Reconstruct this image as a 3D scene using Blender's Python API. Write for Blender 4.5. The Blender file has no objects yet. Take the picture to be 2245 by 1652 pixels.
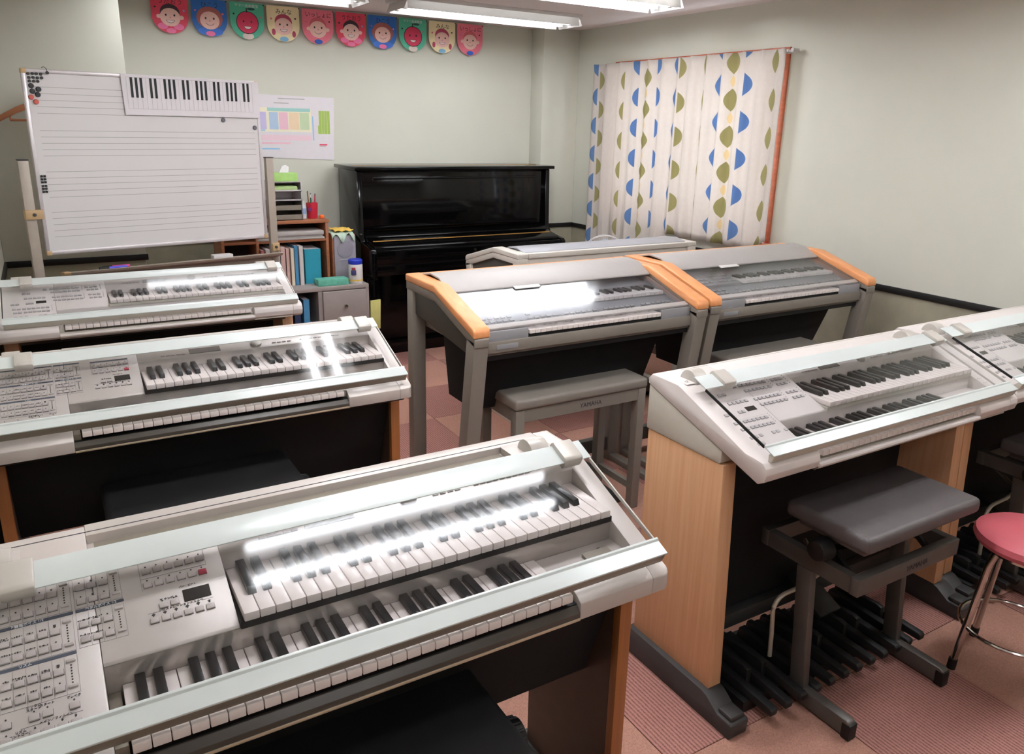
import bpy, bmesh, math, random
from mathutils import Vector, Matrix
random.seed(7)
SC = bpy.context.scene
COL = SC.collection
PI = math.pi

# ---------------------------------------------------------------- camera
def make_camera():
    yaw, pitch, roll = 0.54439436, 0.28297547, -0.02412355
    cy, sy, cp, sp, cr, sr = math.cos(yaw), math.sin(yaw), math.cos(pitch), math.sin(pitch), math.cos(roll), math.sin(roll)
    fwd = Vector((sy*cp, cy*cp, -sp)); right = Vector((cy, -sy, 0)); down = fwd.cross(right)
    r2 = cr*right + sr*down; d2 = -sr*right + cr*down
    m = Matrix((( r2.x, -d2.x, -fwd.x), (r2.y, -d2.y, -fwd.y), (r2.z, -d2.z, -fwd.z)))
    cd = bpy.data.cameras.new('camera'); cam = bpy.data.objects.new('camera', cd); COL.objects.link(cam)
    cam.matrix_world = Matrix.Translation((0, 0, 1.60)) @ m.to_4x4()
    cd.sensor_fit = 'HORIZONTAL'; cd.sensor_width = 36.0
    cd.lens = 1701.83/2245*36.0
    cd.shift_x = -5.69/2245; cd.shift_y = -56.82/2245
    cd.clip_start = 0.02; cd.clip_end = 60
    SC.camera = cam
make_camera()

# ---------------------------------------------------------------- world, exposure
w = bpy.data.worlds.new('sky'); SC.world = w; w.use_nodes = True
bg = w.node_tree.nodes['Background']
bg.inputs[0].default_value = (0.86, 0.93, 1.0, 1); bg.inputs[1].default_value = 4.0
SC.view_settings.view_transform = 'Standard'
SC.view_settings.look = 'None'
SC.view_settings.gamma = 1.0
SC.view_settings.use_curve_mapping = False
SC.view_settings.exposure = 1.06
TUBE = 30.0          # emission of the fluorescent tubes

# ---------------------------------------------------------------- materials
def lin(c):
    return tuple(((v/255)/12.92 if v/255 <= 0.04045 else ((v/255+0.055)/1.055)**2.4) for v in c)
MATS = {}
def M(name, rgb, rough=0.5, metal=0.0, var=0.06, scale=30.0, bump=0.0, bscale=None, coat=0.0, spec=0.5, stretch=None, trans=0.0, detail=3.0):
    if name in MATS: return MATS[name]
    m = bpy.data.materials.new(name); m.use_nodes = True
    nt = m.node_tree; N = nt.nodes; L = nt.links; p = N['Principled BSDF']
    c = lin(rgb)
    tc = N.new('ShaderNodeTexCoord'); mp = N.new('ShaderNodeMapping'); L.new(tc.outputs['Object'], mp.inputs['Vector'])
    if stretch: mp.inputs['Scale'].default_value = stretch
    nz = N.new('ShaderNodeTexNoise'); nz.inputs['Scale'].default_value = scale; nz.inputs['Detail'].default_value = detail
    L.new(mp.outputs['Vector'], nz.inputs['Vector'])
    rp = N.new('ShaderNodeValToRGB'); L.new(nz.outputs['Fac'], rp.inputs['Fac'])
    rp.color_ramp.elements[0].position = 0.3; rp.color_ramp.elements[1].position = 0.7
    rp.color_ramp.elements[0].color = tuple(v*(1-var) for v in c)+(1,)
    rp.color_ramp.elements[1].color = tuple(min(1, v*(1+var)) for v in c)+(1,)
    L.new(rp.outputs['Color'], p.inputs['Base Color'])
    p.inputs['Roughness'].default_value = rough; p.inputs['Metallic'].default_value = metal
    p.inputs['Specular IOR Level'].default_value = spec
    if coat: p.inputs['Coat Weight'].default_value = coat; p.inputs['Coat Roughness'].default_value = 0.05
    if bump:
        n2 = N.new('ShaderNodeTexNoise'); n2.inputs['Scale'].default_value = bscale or scale*4; n2.inputs['Detail'].default_value = 4
        L.new(mp.outputs['Vector'], n2.inputs['Vector'])
        b = N.new('ShaderNodeBump'); b.inputs['Strength'].default_value = bump; b.inputs['Distance'].default_value = 0.004
        L.new(n2.outputs['Fac'], b.inputs['Height']); L.new(b.outputs['Normal'], p.inputs['Normal'])
    MATS[name] = m; return m

def clear_mat(name, tint=(1, 1, 1), ior=1.46, rough=0.01, boost=1.0):
    m = bpy.data.materials.new(name); m.use_nodes = True; nt = m.node_tree; N = nt.nodes; L = nt.links
    for n in list(N):
        if n.type != 'OUTPUT_MATERIAL': N.remove(n)
    out = [n for n in N if n.type == 'OUTPUT_MATERIAL'][0]
    t = N.new('ShaderNodeBsdfTransparent'); t.inputs[0].default_value = tint+(1,)
    g = N.new('ShaderNodeBsdfGlossy'); g.inputs['Roughness'].default_value = rough
    f = N.new('ShaderNodeLayerWeight'); f.inputs['Blend'].default_value = 0.5
    pw = N.new('ShaderNodeMath'); pw.operation = 'POWER'; pw.inputs[1].default_value = 5.0; L.new(f.outputs['Facing'], pw.inputs[0])
    f0 = ((ior-1)/(ior+1))**2*boost
    mu = N.new('ShaderNodeMath'); mu.operation = 'MULTIPLY_ADD'; mu.inputs[1].default_value = 1-f0; mu.inputs[2].default_value = f0; mu.use_clamp = True
    mx = N.new('ShaderNodeMixShader'); L.new(pw.outputs[0], mu.inputs[0]); L.new(mu.outputs[0], mx.inputs[0])
    L.new(t.outputs[0], mx.inputs[1]); L.new(g.outputs[0], mx.inputs[2]); L.new(mx.outputs[0], out.inputs['Surface'])
    MATS[name] = m; return m

def emit_mat(name, rgb, strength):
    m = bpy.data.materials.new(name); m.use_nodes = True; p = m.node_tree.nodes['Principled BSDF']
    p.inputs['Base Color'].default_value = (0.9, 0.9, 0.9, 1)
    p.inputs['Emission Color'].default_value = lin(rgb)+(1,); p.inputs['Emission Strength'].default_value = strength
    MATS[name] = m; return m

def wood_mat(name, rgb, rgb2, rough=0.42, axis='Z', scale=1.0):
    m = bpy.data.materials.new(name); m.use_nodes = True; nt = m.node_tree; N = nt.nodes; L = nt.links; p = N['Principled BSDF']
    tc = N.new('ShaderNodeTexCoord'); mp = N.new('ShaderNodeMapping'); L.new(tc.outputs['Object'], mp.inputs['Vector'])
    s = {'X': (2, 60, 60), 'Y': (60, 2, 60), 'Z': (60, 60, 2)}[axis]
    mp.inputs['Scale'].default_value = tuple(v*scale for v in s)
    nz = N.new('ShaderNodeTexNoise'); nz.inputs['Scale'].default_value = 1.6; nz.inputs['Detail'].default_value = 6; nz.inputs['Distortion'].default_value = 0.4
    L.new(mp.outputs['Vector'], nz.inputs['Vector'])
    rp = N.new('ShaderNodeValToRGB'); L.new(nz.outputs['Fac'], rp.inputs['Fac'])
    rp.color_ramp.elements[0].position = 0.3; rp.color_ramp.elements[1].position = 0.75
    rp.color_ramp.elements[0].color = lin(rgb2)+(1,); rp.color_ramp.elements[1].color = lin(rgb)+(1,)
    L.new(rp.outputs['Color'], p.inputs['Base Color']); p.inputs['Roughness'].default_value = rough
    MATS[name] = m; return m

# ---------------------------------------------------------------- mesh helpers
class B:
    """collects shapes into one mesh"""
    def __init__(s): s.bm = bmesh.new()
    def _merge(s, t, bev=0.0, seg=2, mtx=None, ang=0.5):
        if bev > 0:
            t.normal_update()
            es = [e for e in t.edges if len(e.link_faces) == 2 and e.calc_face_angle(0) > ang]
            bmesh.ops.bevel(t, geom=es, offset=bev, segments=seg, profile=0.5, affect='EDGES', clamp_overlap=True)
        if mtx is not None: bmesh.ops.transform(t, matrix=mtx, verts=t.verts)
        me = bpy.data.meshes.new('tmp'); t.to_mesh(me); t.free(); s.bm.from_mesh(me); bpy.data.meshes.remove(me)
        return s
    def poly(s, pts, d, bev=0.0, seg=2, mtx=None, front=None):
        """polygon pts (3D) swept by vector d; front=(test, width) bevels chosen edges first"""
        t = bmesh.new(); d = Vector(d)
        a = [t.verts.new(p) for p in pts]; b = [t.verts.new(Vector(p)+d) for p in pts]
        t.faces.new(a); t.faces.new(list(reversed(b))); n = len(a)
        for i in range(n): t.faces.new((a[i], b[i], b[(i+1) % n], a[(i+1) % n]))
        bmesh.ops.recalc_face_normals(t, faces=t.faces)
        if front:
            es = [e for e in t.edges if front[0](e)]
            if es: bmesh.ops.bevel(t, geom=es, offset=front[1], segments=6, profile=0.5, affect='EDGES', clamp_overlap=True)
        return s._merge(t, bev, seg, mtx)
    def box(s, x0, x1, y0, y1, z0, z1, bev=0.0, seg=2, mtx=None):
        return s.poly([(x0, y0, z0), (x1, y0, z0), (x1, y1, z0), (x0, y1, z0)], (0, 0, z1-z0), bev, seg, mtx)
    def px(s, prof, x0, x1, bev=0.0, seg=2, front=None, mtx=None):      # profile in (y, z) swept along x
        return s.poly([(x0, y, z) for y, z in prof], (x1-x0, 0, 0), bev, seg, mtx, front)
    def py(s, prof, y0, y1, bev=0.0, seg=2, mtx=None):                  # profile in (x, z)
        return s.poly([(x, y0, z) for x, z in prof], (0, y1-y0, 0), bev, seg, mtx)
    def pz(s, prof, z0, z1, bev=0.0, seg=2, mtx=None):                  # profile in (x, y)
        return s.poly([(x, y, z0) for x, y in prof], (0, 0, z1-z0), bev, seg, mtx)
    def cyl(s, p0, p1, r, r2=None, seg=20, bev=0.0):
        p0, p1 = Vector(p0), Vector(p1); d = p1-p0; t = bmesh.new()
        bmesh.ops.create_cone(t, cap_ends=True, segments=seg, radius1=r, radius2=r if r2 is None else r2, depth=d.length)
        m = Matrix.Translation((p0+p1)/2) @ d.to_track_quat('Z', 'Y').to_matrix().to_4x4()
        return s._merge(t, bev, 2, m, 0.9)
    def sph(s, c, r, sc=(1, 1, 1), seg=16):
        t = bmesh.new(); bmesh.ops.create_uvsphere(t, u_segments=seg, v_segments=max(6, seg//2), radius=r)
        return s._merge(t, 0, 2, Matrix.Translation(c) @ Matrix.Diagonal((*sc, 1)))
    def tube(s, pts, r, seg=8, closed=False):
        pts = [Vector(p) for p in pts]; t = bmesh.new(); rings = []; n = len(pts)
        up = Vector((0.13, 0.27, 0.95))
        for i, p in enumerate(pts):
            if closed: d = pts[(i+1) % n]-pts[i-1]
            else: d = pts[min(i+1, n-1)]-pts[max(i-1, 0)]
            d.normalize(); a = d.cross(up)
            if a.length < 1e-3: a = d.cross(Vector((1, 0, 0)))
            a.normalize(); b = d.cross(a)
            rings.append([t.verts.new(p + r*(math.cos(2*PI*k/seg)*a + math.sin(2*PI*k/seg)*b)) for k in range(seg)])
        for i in range(n if closed else n-1):
            q, q2 = rings[i], rings[(i+1) % n]
            for k in range(seg): t.faces.new((q[k], q[(k+1) % seg], q2[(k+1) % seg], q2[k]))
        if not closed: t.faces.new(rings[0]); t.faces.new(list(reversed(rings[-1])))
        bmesh.ops.recalc_face_normals(t, faces=t.faces)
        return s._merge(t)
    def lathe(s, prof, c=(0, 0, 0), seg=28, mtx=None):
        t = bmesh.new(); rings = []
        for r, z in prof:
            rings.append([t.verts.new((c[0]+r*math.cos(2*PI*k/seg), c[1]+r*math.sin(2*PI*k/seg), c[2]+z)) for k in range(seg)])
        for i in range(len(rings)-1):
            for k in range(seg): t.faces.new((rings[i][k], rings[i][(k+1) % seg], rings[i+1][(k+1) % seg], rings[i+1][k]))
        t.faces.new(list(reversed(rings[0]))); t.faces.new(rings[-1])
        bmesh.ops.recalc_face_normals(t, faces=t.faces)
        return s._merge(t, 0, 2, mtx)
    def quad(s, a, b, c, d):
        t = bmesh.new(); t.faces.new([t.verts.new(p) for p in (a, b, c, d)]); return s._merge(t)
    def mesh(s, name='mesh', smooth=True):
        me = bpy.data.meshes.new(name); s.bm.to_mesh(me); s.bm.free()
        if smooth and me.polygons:
            me.polygons.foreach_set('use_smooth', [True]*len(me.polygons)); me.set_sharp_from_angle(angle=math.radians(38))
        return me

def obj(name, b, mat, parent=None, loc=None, rot=None):
    me = b.mesh(name) if isinstance(b, B) else b
    if mat is not None and not me.materials: me.materials.append(mat)
    o = bpy.data.objects.new(name, me); COL.objects.link(o)
    if parent: o.parent = parent
    if loc: o.location = loc
    if rot: o.rotation_euler = rot
    return o
def tag(o, label=None, cat=None, group=None, kind=None):
    if label: o['label'] = label
    if cat: o['category'] = cat
    if group: o['group'] = group
    if kind: o['kind'] = kind
    return o
def thing(name, label, cat, loc=(0, 0, 0), rz=0.0, group=None):
    o = bpy.data.objects.new(name, None); COL.objects.link(o); o.location = loc; o.rotation_euler = (0, 0, rz)
    o.empty_display_size = 0.1
    return tag(o, label, cat, group)
def copy_tree(o, parent=None):
    c = o.copy(); COL.objects.link(c); c.parent = parent
    for ch in o.children: copy_tree(ch, c)
    return c
def struct(name, b, mat, parent=None):
    o = obj(name, b, mat, parent); o['kind'] = 'structure'; return o

_TXT = {}
def text_mesh(s, size, depth=0.0004):
    k = (s, size)
    if k in _TXT: return _TXT[k]
    cu = bpy.data.curves.new('txt', 'FONT'); cu.body = s; cu.size = size; cu.align_x = 'CENTER'; cu.align_y = 'CENTER'; cu.extrude = depth; cu.resolution_u = 2
    o = bpy.data.objects.new('txt', cu); COL.objects.link(o)
    dg = bpy.context.evaluated_depsgraph_get(); dg.update()
    me = bpy.data.meshes.new_from_object(o.evaluated_get(dg)); me.name = 'lettering'
    bpy.data.objects.remove(o); bpy.data.curves.remove(cu)
    me.materials.clear()
    _TXT[k] = me; return me
def lettering(s, size, mat, parent, loc, rot=(0, 0, 0)):
    me = text_mesh(s, size)
    if not me.materials: me.materials.append(mat)
    elif me.materials[0] != mat:
        me = me.copy(); me.materials.clear(); me.materials.append(mat)
    return obj('lettering', me, mat, parent, loc, rot)

# ---------------------------------------------------------------- palette
M('wall_paint', (214, 213, 200), 0.75, var=0.02, scale=3, bump=0.05, bscale=300)
M('wainscot', (168, 163, 142), 0.8, var=0.10, scale=9, bump=0.12, bscale=160)
M('ceiling_paint', (232, 220, 218), 0.85, var=0.015, scale=6)
M('rail_black', (16, 14, 13), 0.55, bump=0.1)
M('orange_frame', (186, 98, 66), 0.45, var=0.15, scale=8, stretch=(8, 1, 8))
M('silver', (196, 187, 181), 0.38, 0.15, var=0.015, scale=60)
M('silver_gloss', (186, 177, 171), 0.16, 0.5, var=0.01)
M('board_dark', (84, 64, 50), 0.5, var=0.08)
M('print_mid', (112, 106, 106), 0.6, var=0.02)
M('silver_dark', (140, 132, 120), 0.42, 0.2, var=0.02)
M('cream', (216, 207, 203), 0.38, var=0.015)
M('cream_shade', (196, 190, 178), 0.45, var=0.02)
M('lid_white', (208, 214, 212), 0.3, 0.1, var=0.01)
M('hinge_grey', (186, 180, 172), 0.4, 0.1, var=0.02)
M('key_white', (228, 217, 212), 0.22, var=0.01)
M('key_black', (22, 22, 24), 0.3, var=0.05)
M('black', (12, 12, 13), 0.55, var=0.1)
M('black_cloth', (14, 14, 15), 0.9, var=0.2, scale=400)
M('dark_strip', (74, 68, 62), 0.4, var=0.06)
M('brass_line', (206, 190, 166), 0.3, 0.5, var=0.03)
M('base_grey', (62, 60, 60), 0.55, var=0.05, bump=0.1, bscale=500)
M('lever_steel', (208, 198, 182), 0.35, 0.3, var=0.02)
M('bench_metal', (98, 94, 90), 0.42, 0.4, var=0.04)
M('bench_vinyl', (92, 86, 86), 0.5, var=0.05, bump=0.15, bscale=600)
M('bench_black', (22, 21, 22), 0.6, var=0.08, bump=0.15, bscale=600)
M('pedal_black', (32, 32, 33), 0.5, var=0.06)
M('chrome', (200, 196, 190), 0.15, 1.0, var=0.01)
M('el_grey', (134, 126, 117), 0.45, 0.1, var=0.02)
M('el_grey_dark', (76, 72, 66), 0.5, 0.05, var=0.03)
M('el_lid', (172, 167, 164), 0.5, 0.1, var=0.015)
M('el_panel', (146, 144, 146), 0.4, var=0.02)
M('el_bench', (136, 128, 120), 0.55, var=0.04, bump=0.12, bscale=500)
M('piano_black', (6, 6, 7), 0.09, var=0.02, spec=0.28)
M('gold', (200, 150, 80), 0.35, 0.7, var=0.06)
M('display_dark', (34, 32, 30), 0.15, var=0.04)
M('print_dark', (62, 60, 62), 0.6, var=0.02)
M('print_slate', (78, 84, 96), 0.55, var=0.02)
M('print_white', (230, 230, 230), 0.6, var=0.02)
M('paper', (232, 226, 230), 0.7, var=0.015)
M('board', (226, 222, 222), 0.28, var=0.012, scale=4)
M('alu', (214, 208, 210), 0.35, 0.4, var=0.02)
M('stand_beige', (170, 158, 146), 0.45, 0.2, var=0.03)
M('tan_plastic', (196, 164, 122), 0.5, var=0.04)
M('line_grey', (182, 177, 176), 0.6, var=0.02)
M('red_btn', (178, 62, 78), 0.4, var=0.03)
M('button_grey', (188, 178, 174), 0.4, var=0.015)
M('button_shade', (120, 112, 108), 0.5, var=0.02)
M('cabinet_grey', (156, 146, 142), 0.5, var=0.03)
M('pink_vinyl', (204, 100, 110), 0.4, var=0.04, scale=8)
M('plastic_white', (214, 210, 208), 0.4, var=0.02)
wood_mat('wood_beech', (224, 178, 138), (212, 160, 120))
wood_mat('wood_brown', (176, 112, 62), (160, 98, 54))
wood_mat('wood_orange', (232, 162, 110), (222, 146, 92), axis='Y', scale=0.5)
wood_mat('wood_shelf', (176, 116, 80), (150, 92, 62), axis='X', scale=0.6)
clear_mat('acrylic', (0.965, 0.97, 0.975), 1.48, 0.06, 0.42)
clear_mat('acrylic_smoke', (0.90, 0.915, 0.93), 1.5, 0.10, 0.8)
clear_mat('window_glass', (0.95, 0.97, 0.98), 1.5, 0.01)
emit_mat('tube_glow', (246, 250, 255), TUBE)

# ================================================================ the room
XL, XR, YB, YF, ZC = -0.22, 3.75, 5.50, -1.10, 2.318
RAIL = 0.838
def stripe_mat(name, rgb, rgb2):
    m = bpy.data.materials.new(name); m.use_nodes = True; nt = m.node_tree; N = nt.nodes; L = nt.links; p = N['Principled BSDF']
    tc = N.new('ShaderNodeTexCoord')
    wv = N.new('ShaderNodeTexWave'); wv.wave_type = 'BANDS'; wv.bands_direction = 'X'; wv.inputs['Scale'].default_value = 27; wv.inputs['Distortion'].default_value = 1.2; wv.inputs['Detail'].default_value = 3; wv.inputs['Detail Scale'].default_value = 6
    nz = N.new('ShaderNodeTexNoise'); nz.inputs['Scale'].default_value = 260; nz.inputs['Detail'].default_value = 2
    L.new(tc.outputs['Object'], wv.inputs['Vector']); L.new(tc.outputs['Object'], nz.inputs['Vector'])
    mx = N.new('ShaderNodeMix'); mx.data_type = 'FLOAT'; mx.inputs[0].default_value = 0.5
    L.new(wv.outputs['Fac'], mx.inputs[2]); L.new(nz.outputs['Fac'], mx.inputs[3])
    rp = N.new('ShaderNodeValToRGB'); L.new(mx.outputs[0], rp.inputs['Fac'])
    rp.color_ramp.elements[0].position = 0.15; rp.color_ramp.elements[1].position = 0.6
    rp.color_ramp.elements[0].color = lin(rgb2)+(1,); rp.color_ramp.elements[1].color = lin(rgb)+(1,)
    L.new(rp.outputs['Color'], p.inputs['Base Color']); p.inputs['Roughness'].default_value = 0.95; p.inputs['Specular IOR Level'].default_value = 0.15
    b = N.new('ShaderNodeBump'); b.inputs['Strength'].default_value = 0.6; b.inputs['Distance'].default_value = 0.003
    L.new(mx.outputs[0], b.inputs['Height']); L.new(b.outputs['Normal'], p.inputs['Normal'])
    MATS[name] = m; return m
stripe_mat('carpet_striped', (182, 132, 122), (122, 82, 76))
M('carpet_plain', (186, 140, 124), 0.95, var=0.16, scale=220, bump=0.5, bscale=420, spec=0.15)
M('carpet_plain_rose', (180, 130, 118), 0.95, var=0.16, scale=220, bump=0.5, bscale=420, spec=0.15)

XE, YE = -1.10, 0.72     # entry recess on the side where the photographer stands
floor = struct('floor', B().box(XL, XR, YF, YB, -0.10, -0.006).box(XE, XL, YF, YE, -0.10, -0.006), M('subfloor', (90, 80, 75), 0.9))
TS = 0.51
def edges(o, lo, hi):
    k = math.ceil((lo-o)/TS); e = [lo]
    while o+k*TS < hi:
        if o+k*TS > lo+0.02: e.append(o+k*TS)
        k += 1
    return e+[hi]
_tm = {}
def tiles(xa, xb, ya, yb):
    ex, ey = edges(1.235, xa, xb), edges(1.19, ya, yb)
    for i in range(len(ex)-1):
        for j in range(len(ey)-1):
            wx, wy = round(ex[i+1]-ex[i], 3), round(ey[j+1]-ey[j], 3)
            ci, cj = math.floor(((ex[i]+ex[i+1])/2-1.235)/TS), math.floor(((ey[j]+ey[j+1])/2-1.19)/TS)
            mt = 'carpet_striped' if (ci+cj) % 2 == 0 else ('carpet_plain' if (ci*7+cj*3) % 2 else 'carpet_plain_rose')
            k = (wx, wy, mt)
            if k not in _tm:
                _tm[k] = B().box(0.0012, wx-0.0012, 0.0012, wy-0.0012, 0, 0.006, 0.0008, 1).mesh('carpet_tile'); _tm[k].materials.append(MATS[mt])
            obj('carpet_tile', _tm[k], None, floor, (ex[i], ey[j], -0.006))
tiles(XL, XR, YF, YB); tiles(XE, XL, YF, YE)

struct('ceiling', B().box(XE-0.1, XR+0.12, YF-0.1, YB+0.1, ZC, ZC+0.08), MATS['ceiling_paint'])
WP, WS = MATS['wall_paint'], MATS['wainscot']
RB = RAIL-0.02
def wall(name, upper, lower):
    o = struct(name, upper, WP); obj('wainscot', lower, WS, o); return o
wall('wall_left', B().box(XL-0.1, XL, YE, YB, RB, ZC), B().box(XL-0.1, XL, YE, YB, 0, RB))
wall('wall_entry_left', B().box(XE-0.1, XE, YF, YE, RB, ZC), B().box(XE-0.1, XE, YF, YE, 0, RB))
wall('wall_entry_back', B().box(XE-0.1, XL-0.1, YE, YE+0.1, RB, ZC), B().box(XE-0.1, XL-0.1, YE, YE+0.1, 0, RB))
wall('wall_front', B().box(XE-0.1, XR+0.12, YF-0.1, YF, RB, ZC), B().box(XE-0.1, XR+0.12, YF-0.1, YF, 0, RB))
wall('wall_back', B().box(XL-0.1, XR+0.12, YB, YB+0.1, RB, ZC), B().box(XL-0.1, XR+0.12, YB, YB+0.1, 0, RB))
wall('wall_back_left', B().box(XL, 0.47, 4.91, YB, RB, ZC, 0.006), B().box(XL, 0.47, 4.91, YB, 0, RB, 0.006))
wall('wall_back_right', B().box(3.42, XR, 5.325, YB, RB, ZC, 0.004), B().box(3.42, XR, 5.325, YB, 0, RB, 0.004))
WY0, WY1, WZ0, WZ1 = 3.24, 4.84, 0.95, 2.062
u = B(); u.box(XR, XR+0.12, YF, WY0, RB, ZC); u.box(XR, XR+0.12, WY1, YB, RB, ZC)
u.box(XR, XR+0.12, WY0, WY1, RB, WZ0); u.box(XR, XR+0.12, WY0, WY1, WZ1, ZC)
wall('wall_right', u, B().box(XR, XR+0.12, YF, YB, 0, RB))
RM = MATS['rail_black']; z0, z1 = RAIL-0.034, RAIL
struct('trim_1', B().box(XR-0.012, XR, YF, 5.325, z0, z1, 0.003), RM)
struct('trim_2', B().box(3.408, XR-0.012, 5.313, 5.325, z0, z1, 0.003), RM)
struct('trim_3', B().box(0.47, 3.408, YB-0.012, YB, z0, z1, 0.003), RM)
struct('trim_4', B().box(XL, 0.482, 4.898, 4.91, z0, z1, 0.004), RM)
struct('trim_5', B().box(XL, XL+0.012, YE, 4.898, z0, z1, 0.003), RM)
for i, (a, b_) in enumerate([((XR-0.01, XR), (YF, 5.325)), ((0.47, 3.42), (YB-0.01, YB)), ((XL, 0.48), (4.90, 4.91)), ((XL, XL+0.01), (YE, 4.9))]):
    struct('baseboard_%s' % ['right', 'back', 'back_left', 'left'][i], B().box(a[0], a[1], b_[0], b_[1], 0, 0.06, 0.002), M('baseboard_brown', (96, 76, 64), 0.5))

# window, its frame and sill
win = bpy.data.objects.new('window_1', None); COL.objects.link(win); win['kind'] = 'structure'; win.location = (XR, WY0, WZ0)
ww, wh = WY1-WY0, WZ1-WZ0; OF = MATS['orange_frame']
f = B(); f.box(-0.012, 0.12, 0, 0.035, 0, wh, 0.002); f.box(-0.012, 0.12, ww-0.035, ww, 0, wh, 0.002); f.box(-0.012, 0.12, 0.035, ww-0.035, wh-0.03, wh, 0.002); f.box(0.0, 0.12, 0.035, ww-0.035, 0, 0.03)
obj('window_frame', f, OF, win)
for k, (a, b_, xo) in enumerate(((0.035, ww/2+0.02, 0.06), (ww/2-0.02, ww-0.035, 0.085))):
    s = B(); s.box(xo, xo+0.02, a, a+0.04, 0.03, wh-0.03); s.box(xo, xo+0.02, b_-0.04, b_, 0.03, wh-0.03); s.box(xo, xo+0.02, a, b_, 0.03, 0.07); s.box(xo, xo+0.02, a, b_, wh-0.07, wh-0.03)
    sash = obj('sash', s, MATS['alu'], win)
    obj('pane', B().box(xo+0.008, xo+0.012, a+0.04, b_-0.04, 0.07, wh-0.07), MATS['window_glass'], sash)
obj('window_sill', B().box(-0.045, 0.0, -0.03, ww+0.03, -0.022, 0.0, 0.004), OF, win)

# ---------------------------------------------------------------- curtains
def curtain_mat(name, strings, rows=5.3):
    """printed leaves: strings = (s, half width, colour index, row phase, side) on the cloth's own coordinates"""
    m = bpy.data.materials.new(name); m.use_nodes = True; nt = m.node_tree; N = nt.nodes; L = nt.links; p = N['Principled BSDF']
    uv = N.new('ShaderNodeUVMap'); sp = N.new('ShaderNodeSeparateXYZ'); L.new(uv.outputs['UV'], sp.inputs[0])
    def mth(op, a, b=None, c=None):
        n = N.new('ShaderNodeMath'); n.operation = op
        for i, v in enumerate((a, b, c)):
            if v is None: continue
            if isinstance(v, (int, float)): n.inputs[i].default_value = v
            else: L.new(v, n.inputs[i])
        return n.outputs[0]
    cols = [lin((112, 144, 190)), lin((172, 164, 116)), lin((228, 208, 166))]
    nz = N.new('ShaderNodeTexNoise'); nz.inputs['Scale'].default_value = 40; L.new(uv.outputs['UV'], nz.inputs['Vector'])
    cur = N.new('ShaderNodeMix'); cur.data_type = 'RGBA'; L.new(nz.outputs['Fac'], cur.inputs[0])
    cur.inputs[6].default_value = lin((222, 213, 206))+(1,); cur.inputs[7].default_value = lin((230, 222, 214))+(1,)
    col = cur.outputs[2]
    for s0, hw, ci, ph, side in strings:
        du = mth('SUBTRACT', sp.outputs[0], s0); a = mth('DIVIDE', mth('ABSOLUTE', du), hw)
        fr = mth('SUBTRACT', mth('FRACT', mth('MULTIPLY_ADD', sp.outputs[1], rows, ph)), 0.5)
        hh = 0.31 if ci < 2 else 0.16
        b = mth('DIVIDE', mth('ABSOLUTE', fr), hh)
        ins = mth('LESS_THAN', mth('ADD', a, mth('POWER', b, 1.8)), 1.0)
        if side: ins = mth('MULTIPLY', ins, mth('GREATER_THAN' if side > 0 else 'LESS_THAN', du, 0.0))
        mx = N.new('ShaderNodeMix'); mx.data_type = 'RGBA'; L.new(ins, mx.inputs[0]); L.new(col, mx.inputs[6]); mx.inputs[7].default_value = cols[ci]+(1,); col = mx.outputs[2]
    L.new(col, p.inputs['Base Color']); p.inputs['Roughness'].default_value = 0.9; p.inputs['Specular IOR Level'].default_value = 0.1
    tr = N.new('ShaderNodeBsdfTranslucent'); L.new(col, tr.inputs[0]); ms = N.new('ShaderNodeMixShader'); ms.inputs[0].default_value = 0.28
    out = [n for n in N if n.type == 'OUTPUT_MATERIAL'][0]
    L.new(p.outputs[0], ms.inputs[1]); L.new(tr.outputs[0], ms.inputs[2]); L.new(ms.outputs[0], out.inputs['Surface'])
    MATS[name] = m; return m
cmA = curtain_mat('curtain_cloth_a', [(0.06, .055, 0, .0, -1), (0.075, .06, 1, .45, 1), (0.40, .035, 1, .5, -1), (0.57, .055, 0, .05, -1), (0.67, .050, 1, .45, 0), (0.67, .018, 2, .95, 0), (0.765, .055, 0, .05, 1), (0.995, .05, 0, .1, -1)], 6.6)
cmB = curtain_mat('curtain_cloth_b', [(0.015, .06, 1, .5, 1), (0.29, .03, 1, .45, -1), (0.44, .060, 0, .05, -1), (0.55, .055, 1, .45, 0), (0.55, .02, 2, .95, 0), (0.665, .060, 0, .05, 1), (0.91, .03, 1, .5, 0)])
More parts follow.
